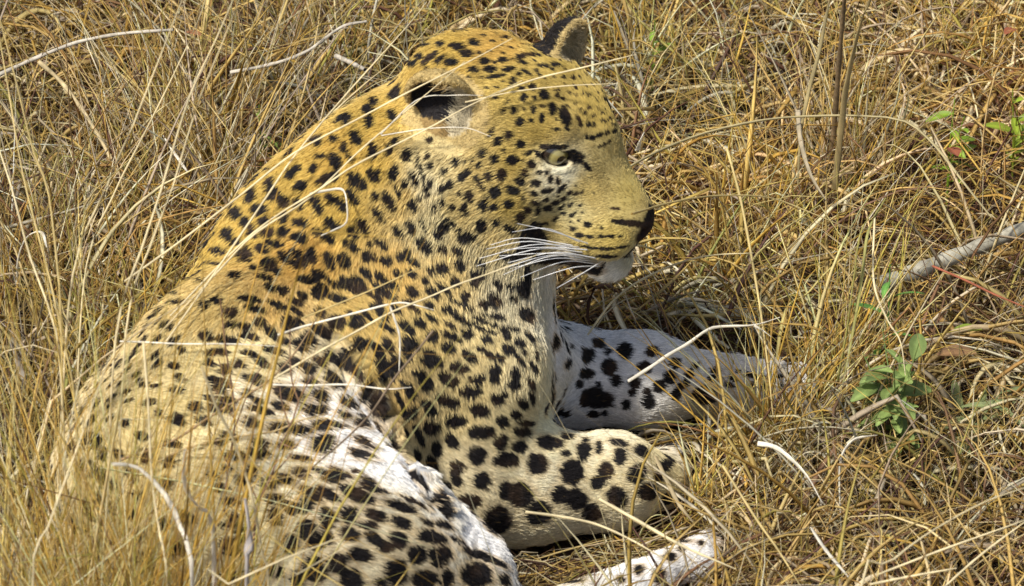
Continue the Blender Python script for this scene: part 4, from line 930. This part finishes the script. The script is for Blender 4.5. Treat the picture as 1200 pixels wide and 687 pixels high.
# name, category, label, colour, radius mm, thickness ratio, height at start and end, points
STEMS = [
('grass_straw','straw','long pale stem crossing the neck steeply up to the head top',PALE,.9,1,.30,.50,'195 400 255 315 313 230 345 183 400 117 478 30 500 2'),
('grass_straw','straw','long golden stem running from behind the shoulder over the near ear',PALE,.95,1,.28,.50,'150 330 206 290 282 232 347 181 416 144 480 110 540 80 600 48'),
('grass_straw','straw','thin stem rising from the upper back to the near ear rim',PALE,.85,1,.28,.48,'190 390 258 318 300 275 365 232 420 180 463 143 500 112 545 74'),
('grass_straw','straw','long stem from the back across the ear opening to the temple',PALE,.9,1,.26,.48,'205 370 300 275 380 222 420 195 500 155 545 130 612 98'),
('grass_straw','straw','pale stem end pointing right above the brow',PALE,.8,1,.47,.50,'585 108 630 92 680 80 745 64'),
('grass_straw','straw','thin straight stem lying across the forehead',PALE,.6,1,.46,.48,'545 120 600 108 660 101 722 98'),
('grass_straw','straw','wiry stem over the dark ear opening, upper one',WHITE,.5,1,.44,.46,'447 158 490 118 530 113 566 113'),
('grass_straw','straw','wiry stem under the dark ear opening, lower one',WHITE,.5,1,.42,.44,'447 159 500 151 545 150 575 160'),
('grass_straw','straw','tall stem at upper left, left one of a parallel pair',PALE,1.0,1,.05,.40,'100 320 133 229 165 165 200 95 232 25 242 -5'),
('grass_straw','straw','tall stem at upper left, right one of a parallel pair',PALE,1.0,1,.05,.40,'118 330 155 229 185 160 215 85 250 -5'),
('grass_straw','straw','bright tall stem leaning right beside the shoulders',PALE,1.1,1,.05,.42,'165 390 195 290 215 229 245 130 275 65 305 -5'),
('grass_straw','straw','bright stem leaning right just right of the brightest one',PALE,.8,1,.05,.42,'178 380 205 290 228 229 255 140 285 65 312 -5'),
('grass_straw','straw','tall stem near the left edge leaning left at its top',STRAW,1.0,1,.05,.40,'108 470 95 400 80 330 50 214 32 110 12 -5'),
('grass_straw','straw','tall stem near the left edge, second from the edge',STRAW,1.0,1,.05,.40,'100 400 97 330 85 229 70 190 45 90 20 -5'),
('grass_straw','straw','pale stem leaning in from the left edge',PALE,1.0,1,.05,.30,'95 430 85 370 60 300 40 225 20 165 -4 95'),
('grass_straw','straw','upright reddish brown stem at upper left',BROWN,.8,1,.03,.30,'88 215 82 140 78 60 75 -5'),
('stick','stick','grey arched stick at the upper left edge',GREY,2.0,1,.10,.14,'-6 90 20 78 45 67 90 50 140 40 203 35'),
('stick','stick','tan bent stick sloping down from the arched grey one',(.45,.36,.2),2.2,1,.12,.03,'45 72 75 100 110 150 140 205'),
('stick','stick','short whitish stick behind the nape',GREY,2.6,1,.06,.08,'394 66 412 74 428 82'),
('stick','stick','thin grey stick curving from the nape towards the top edge',GREY,1.8,1,.10,.14,'270 85 320 75 360 60 400 32 430 25'),
('bent_straw','straw','white twisted blade forking over the far foreleg',WHITE,1.6,.5,.13,.20,'736 447 763 430 785 415 806 403 827 388 843 383 884 381 914 372'),
('bent_straw','straw','short fork of the white twisted blade over the far foreleg',WHITE,1.3,.4,.19,.18,'884 382 893 387 904 395'),
('bent_straw','straw','pale arc springing from the ground below the chin',PALE,1.5,.6,.02,.12,'688 392 705 368 720 350 747 330 790 310 830 300 880 297'),
('bent_straw','straw','long arched blade reaching right from the nose',STRAW,1.7,.5,.24,.10,'740 251 790 237 840 230 900 232 950 250 1002 272'),
('bent_straw','straw','long blade arching over the upper right ground',(.50,.42,.22),2.2,.5,.04,.02,'722 205 770 178 830 155 900 140 960 136 1010 136 1060 142 1095 170 1130 215 1162 255'),
('stalk','stalk','dark upright stalk at the top right of centre',(.20,.14,.075),3.0,.8,.02,.30,'968 225 975 180 982 90 990 -6'),
('bent_straw','straw','tan upright blade beside the dark stalk',(.46,.36,.17),3.0,.3,.02,.26,'978 222 986 150 992 100 1008 30 1022 -6'),
('bent_straw','straw','pale upright blade left of the dark stalk',(.52,.43,.22),2.4,.35,.02,.24,'935 215 938 160 947 110 960 60 972 0'),
('bent_straw','straw','curved pale blade under the dark stalk',(.50,.42,.28),2.6,.35,.02,.05,'935 130 938 165 950 205 968 235'),
('grass_straw','straw','thin upright stem right of the nose down to the paw',STRAW,1.2,1,.16,.01,'852 175 867 230 880 297 890 357 900 430 906 490'),
('bent_straw','straw','yellow blade zigzagging up from the outstretched paw',(.50,.42,.15),2.3,.5,.01,.16,'900 520 907 450 914 390 924 357 944 346 967 320 1007 286'),
('bent_straw','straw','green gold upright blade right of the paw, left of its pair',(.46,.42,.13),2.0,.4,.01,.18,'982 445 992 390 1000 330 1008 275 1024 245'),
('bent_straw','straw','green gold upright blade right of the paw, right of its pair',(.42,.40,.14),1.8,.4,.01,.18,'988 450 1000 385 1010 325 1018 270 1038 232'),
('grass_straw','straw','thin whitish stem bending down at the right of the paw',PALE,1.0,1,.16,.02,'1025 252 1024 330 1040 375 1055 400 1061 440'),
('grass_straw','straw','straight red stem near the right edge',RED,1.1,1,.03,.06,'1093 312 1130 328 1165 345 1206 362'),
('stick','fallen branch','thick pale grey fallen branch at the right edge',(.34,.32,.25),8,1,.02,.03,'1028 336 1080 316 1130 296 1215 262'),
('grass_straw','straw','long stem rising from the bottom edge to the right edge',PALE,1.1,1,.10,.12,'1008 692 1040 662 1076 633 1120 606 1159 586 1206 570'),
('grass_straw','straw','short pale stem low along the bottom right edge',PALE,1.1,1,.08,.09,'1020 685 1070 675 1121 666'),
('grass_straw','straw','stem crossing low to the right edge, below the longest',PALE,1.0,1,.08,.11,'1030 673 1100 646 1150 628 1206 608'),
('grass_straw','straw','steep stem in the bottom right corner',PALE,1.0,1,.06,.12,'1100 694 1150 650 1206 608'),
('grass_straw','straw','stem leaning across the litter right of the folded forepaw',STRAW,1.1,1,.10,.02,'847 546 886 608 912 645 940 690'),
('bent_straw','straw','curved pale blade right of the folded forepaw',WHITE,2.2,.35,.03,.04,'888 520 905 523 921 533 945 557 964 590'),
('bent_straw','straw','hooked white blade in the right foreground',WHITE,1.8,.35,.04,.06,'984 540 992 524 1004 514 1028 510'),
('bent_straw','straw','pale blade sloping down at the bottom right of centre',WHITE,1.8,.35,.06,.02,'950 618 968 645 994 676'),
('grass_straw','straw','bright stem slanting from the forearm to the hind paw',PALE,1.5,1,.12,.07,'702 585 750 612 800 640 862 667'),
('grass_straw','straw','stem lying from the elbow towards the hind paw',PALE,1.2,1,.10,.07,'616 600 660 606 700 615 740 633 778 655'),
('bent_straw','straw','pale blade leaning over the end of the folded forepaw',(.45,.36,.2),2.2,.4,.06,.02,'768 535 780 560 795 590 812 612'),
('grass_straw','straw','curved white stem over the shoulder fold',WHITE,1.0,1,.26,.30,'330 392 360 382 410 369 457 357 477 355 510 363'),
('grass_straw','straw','long golden stem from the flank across the throat',PALE,.95,1,.22,.34,'330 440 377 412 423 387 463 365 503 349 540 333 580 319 628 300'),
('grass_straw','straw','thin brown stem rising over the shoulder to the throat',STRAW,.7,1,.25,.32,'360 372 432 343 480 321 505 310'),
('bent_straw','straw','small white hooked blade on the upper back',WHITE,1.2,.6,.34,.34,'366 229 385 225 404 224 409 243 408 262 395 270 379 277'),
('grass_straw','straw','white stem hanging down over the upper arm',WHITE,1.0,1,.30,.24,'457 358 463 374 469 397 468 437'),
('twig','twig','dark thin twig slanting down across the belly',(.20,.15,.10),.9,1,.30,.12,'511 386 488 415 467 440 440 480 408 512 372 543 340 578'),
('grass_straw','straw','horizontal pale stem over the belly fold',WHITE,.9,1,.24,.26,'325 449 360 450 410 449 455 454 484 452'),
('grass_straw','straw','horizontal pale stem over the flank at the left',WHITE,.8,1,.24,.25,'150 399 180 400 223 402 280 402 335 405'),
('twig','twig','long brown twig slanting up from the rump to the shoulder',(.28,.19,.10),1.1,1,.18,.30,'150 535 213 512 255 485 297 460 322 444 350 415 378 372'),
('twig','twig','lighter twig rising over the white belly',(.36,.27,.14),1.0,1,.16,.24,'190 540 225 522 277 508 330 500 360 488 392 480'),
('grass_straw','straw','long straight bright stem over the thigh',PALE,1.1,1,.36,.12,'236 430 255 480 272 512 290 563 300 605 307 650 315 692'),
('grass_straw','straw','straight bright stem left of the thigh',PALE,1.0,1,.34,.14,'168 400 174 480 176 530 180 580 188 630 196 692'),
('bent_straw','straw','broad white bent blade before the rump',WHITE,2.2,.4,.24,.16,'132 544 160 547 183 567 198 587 208 608 215 632 224 655'),
('bent_straw','straw','white curved blade before the thigh',WHITE,2.4,.35,.26,.16,'217 528 215 560 223 582 240 603 249 615'),
('bent_straw','straw','thick lavender grey blade at the bottom edge',(.55,.50,.46),4.5,.25,.22,.14,'287 585 291 610 292 640 289 692'),
('grass_straw','straw','long slanting stem over the thigh at the bottom',PALE,1.3,1,.20,.26,'240 697 267 685 333 655 365 643 398 630'),
('grass_straw','straw','short slanting stem below the longer one on the thigh',PALE,1.2,1,.20,.24,'318 690 345 675 375 658 402 643'),
('grass_straw','straw','stem slanting up to the left edge of the rump',PALE,1.1,1,.10,.30,'38 692 55 622 85 540 117 450 130 415'),
('grass_straw','straw','thick tan stem in the bottom left corner',STRAW,1.9,.7,.02,.25,'4 694 10 600 13 520 22 430'),
('bent_straw','straw','pale hooked blade at the left edge',WHITE,2.0,.35,.05,.14,'20 330 22 300 32 278 48 272 55 290'),
('bent_straw','straw','broad faded blade lying at the left edge',(.50,.45,.38),4.0,.2,.06,.02,'12 400 20 420 30 450'),
('bent_straw','straw','pale straight chaff blade right of the nape',WHITE,2.2,.3,.05,.06,'192 160 205 180 220 202'),
('bent_straw','straw','grey green broken blade by the forehead',(.50,.47,.36),3.0,.35,.10,.06,'692 98 712 118 730 138'),
('bent_straw','straw','short dry chaff blade beside the nose bridge',WHITE,2.5,.4,.04,.05,'747 176 750 166 755 155'),
]
m_stick = attr_mat('dry_stick', rough=.75, spec=.2, noise=.3, nscale=160)
for name, cat, lab, col, r_mm, flat, z0, z1, txt in STEMS:
    v = list(map(float, txt.split())); q = list(zip(v[::2], v[1::2]))
    L = np.concatenate([[0], np.cumsum([math.hypot(q[i + 1][0] - q[i][0], q[i + 1][1] - q[i][1]) for i in range(len(q) - 1)])]); L /= L[-1]
    if max(z0, z1) < .15: z0, z1 = z0 + .07, z1 + .07
    fore = any(w in lab for w in ('rump', 'thigh', 'bottom edge', 'bottom left')) and 'slanting up from the rump' not in lab
    left = any(w in lab for w in ('upper left', 'left edge', 'beside the shoulders', 'brightest one')) and name == 'grass_straw'
    if fore: z0, z1 = z0 + .14, z1 + .14
    if not fore and q[0][0] > 690 and q[0][0] > 0 and name in ('bent_straw', 'grass_straw') and 'over the far foreleg' not in lab and 'paw' not in lab.split('right of the')[0] and z1 < .35: z0, z1 = z0 + (.05 if q[0][1] > 480 else .10), z1 + (.05 if q[0][1] > 480 else .12)
    if left: z0, z1 = z0 + .14, z1 + .10
    pts_ = [W(px, py, z0 + (z1 - z0) * s) for (px, py), s in zip(q, L)]
    if left or fore:         # rooted in the ground in front
        lowi = 0 if pts_[0].z - z0 * 0 <= 9 and q[0][1] >= q[-1][1] else -1
        a_, b_ = (pts_[0], pts_[1]) if lowi == 0 else (pts_[-1], pts_[-2])
        g_ = a_ + Vector(((a_.x - b_.x) * .5, -.05, 0)); g_.z = -.004
        pts_ = [g_] + pts_ if lowi == 0 else pts_ + [g_]
    path = smooth_path(pts_, 26)
    # bring the stem forward as a whole until it clears the fur
    for _ in range(40):
        f = sdf_points(path)
        if f.min() > .010: break
        path = path - np.array(FWD)[None] * max(.006, (.011 - f.min()) * .8)
    s = np.linspace(0, 1, len(path))
    r_mm *= 1.15
    rad_ = r_mm * .001 * np.clip(1.05 - s ** 3 * .7, .3, 1) * (1 + .10 * np.sin(s * 40 + len(lab)))
    if name in ('stick', 'stalk'): rad_ = r_mm * .001 * (1 + .12 * np.sin(s * 31) + .06 * np.sin(s * 77)) * (1 - .25 * s)
    sd = 8 if name in ('stick', 'stalk') else 6
    org = path[0].copy()
    V, Q = tubes((path - org)[None], rad_[None], sd, flat if flat < 1 else None, twist=(s * 1.2 + len(lab))[None])
    cc2 = np.array(col)[None] * (1 + .12 * np.sin(s * 23 + len(lab)))[:, None] * (1 - .15 * (s[:, None] > .9))
    o = link(name, np_mesh(name, V, Q.ravel(), 4, cols=np.repeat(cc2, sd, 0)), None, m_stick if name in ('stick', 'stalk', 'twig') else m_straw)
    o.location = org
    tag(o, lab, cat)

# branching dry herb before the flank -------------------------------------------
def herb(name, label, segs, z0, z1, col, r_mm):
    pts0 = W(segs[0][0][0], segs[0][0][1], z0)
    root = bpy.data.objects.new(name, None); COL.objects.link(root); root.location = pts0
    tag(root, label, 'dry herb')
    for k, sg in enumerate(segs):
        ys_ = [p[1] for p in segs[0]]
        path = smooth_path([W(px, py, z0 + (z1 - z0) * (segs[0][0][1] - py) / max(segs[0][0][1] - min(ys_), 1)) for px, py in sg], 12)
        for _ in range(40):
            f = sdf_points(path)
            if f.min() > .012: break
            path = path - np.array(FWD)[None] * .008
        s = np.linspace(0, 1, 13)
        V, Q = tubes((path - np.array(pts0))[None], (r_mm * .001 * (1 if k == 0 else .7) * (1 - .5 * s))[None], 5)
        link('stem' if k == 0 else 'twig', np_mesh('stem', V, Q.ravel(), 4, cols=np.repeat(np.array(col)[None] * (1 + .2 * np.sin(s * 17))[:, None], 5, 0)), root, m_stick)
herb('dry_herb', 'branching dark dry herb standing before the flank, left one', [[(262, 600), (268, 545), (275, 500), (272, 455), (266, 420), (258, 350)], [(276, 500), (287, 470), (300, 440), (312, 425)], [(274, 490), (262, 470), (250, 455)], [(272, 455), (262, 440), (256, 420)], [(268, 545), (255, 520), (246, 505)]], .24, .42, (.17, .10, .06), 1.3)
herb('dry_herb', 'branching dark dry herb standing before the white belly, right one', [[(296, 640), (303, 590), (318, 558), (330, 520), (340, 502), (350, 470), (366, 440)], [(330, 520), (345, 525), (352, 515)], [(340, 502), (330, 470), (328, 452)], [(350, 470), (343, 450), (340, 425), (340, 385)], [(318, 558), (335, 540), (343, 530)], [(303, 590), (290, 560), (286, 540)]], .26, .40, (.20, .12, .07), 1.3)

# green weeds: stems with separate leaves -----------------------------------------
m_leaf = attr_mat('green_leaf', rough=.5, spec=.4, noise=.18, nscale=90, transl=.3)
def leaf_mesh(name, w, l, fold=.25, droop=.3, col=(.12, .22, .04), cols2=None):
    K = 7; V = []; C = []
    for i in range(K):
        s = i / (K - 1); ww = w * math.sin(math.pi * (s * .92 + .04)) ** .8 * .5
        y_ = l * s; z_ = -droop * l * s * s
        V += [(-ww, y_, z_ + ww * fold), (-ww * .5, y_, z_ + ww * fold * .35), (0, y_, z_), (ww * .5, y_, z_ + ww * fold * .35), (ww, y_, z_ + ww * fold)]
        C += [col, col, tuple(min(1, c * 1.35) for c in col), col, col]
    Q = []
    for i in range(K - 1):
        for j in range(4): Q += [i * 5 + j, i * 5 + j + 1, i * 5 + 6 + j, i * 5 + 5 + j]
    return np_mesh(name, V, Q, 4, cols=np.array(C))
def weed(px, py, h, n, w, l, label, col=(.15, .25, .05), sx=.02):
    c = W(px, py, h * .75); c.z = 0
    root = bpy.data.objects.new('green_weed', None); COL.objects.link(root); root.location = c
    tag(root, label, 'weed')
    k = max(1, n // 5)
    meshes = [leaf_mesh('leaf', w * f, l * f, .3, .35, tuple(np.array(col) * g)) for f, g in ((1, 1), (.8, 1.15), (1.15, .85))]
    for me in meshes: me.materials.append(m_leaf)
    for i in range(k):
        top = np.array((rng.normal(0, sx), rng.normal(0, sx), h * rng.uniform(.7, 1)))
        path = smooth_path([(0, 0, 0), tuple(top * (.2, .2, .55)), tuple(top)], 8)
        V, Q = tubes(path[None], np.linspace(.0012, .0007, 9)[None], 5)
        link('stem', np_mesh('stem', V, Q.ravel(), 4, cols=np.tile(np.array(col) * .9, (len(V), 1))), root, m_leaf)
        for j in range(5):
            p = path[int(3 + j * 1.2)]
            o = bpy.data.objects.new('leaf', meshes[(i + j) % 3]); COL.objects.link(o); o.parent = root
            o.location = p; o.rotation_euler = (rng.uniform(-.1, .7), rng.normal(0, .3), rng.uniform(0, 6.28))
weed(1052, 440, .17, 35, .016, .034, 'pale green weed right of the outstretched paw', (.22, .30, .09), .022)
weed(1042, 350, .17, 5, .010, .036, 'upright green seedling above the pale weed', (.13, .30, .06), .004)
weed(1112, 155, .15, 10, .010, .026, 'bright green weed at the upper right', (.22, .34, .03), .012)
weed(1190, 125, .16, 10, .011, .028, 'yellow green weed at the right edge near the top', (.25, .33, .03), .014)
weed(765, 25, .16, 5, .008, .022, 'small green shoot at the top beyond the far ear', (.2, .32, .04), .005)
weed(305, 150, .15, 5, .005, .035, 'thin green shoot behind the upper back', (.22, .30, .06), .005)
weed(1140, 480, .09, 15, .009, .05, 'low grey green grassy weed at the right of the foreground', (.20, .24, .10), .03)
def leaf_on_ground(name, px, py, z, w, l, col, rz, lab, droop=.15):
    me = leaf_mesh(name, w, l, .35, droop, col); me.materials.append(m_leaf)
    o = bpy.data.objects.new(name, me); COL.objects.link(o); o.location = W(px, py, z); o.rotation_euler = (.15, .1, rz); tag(o, lab, 'leaf')
leaf_on_ground('dead_leaf', 1098, 416, .10, .020, .040, (.26, .15, .07), -1.5, 'orange brown dead leaf on the ground at the right')
leaf_on_ground('green_leaf', 1118, 386, .10, .012, .028, (.22, .30, .03), -1.6, 'small fallen green leaf above the orange brown one')
leaf_on_ground('dead_leaf', 1122, 183, .12, .016, .020, (.30, .10, .05), .4, 'rust red dead leaf beside the bright green weed')
leaf_on_ground('dead_leaf', 1190, 34, .12, .014, .018, (.30, .10, .05), 2.4, 'small rust red leaf in the top right corner')
leaf_on_ground('dead_leaf', 236, 42, .14, .012, .02, (.35, .16, .07), 1.2, 'small red brown leaf beside the tall stems at upper left')
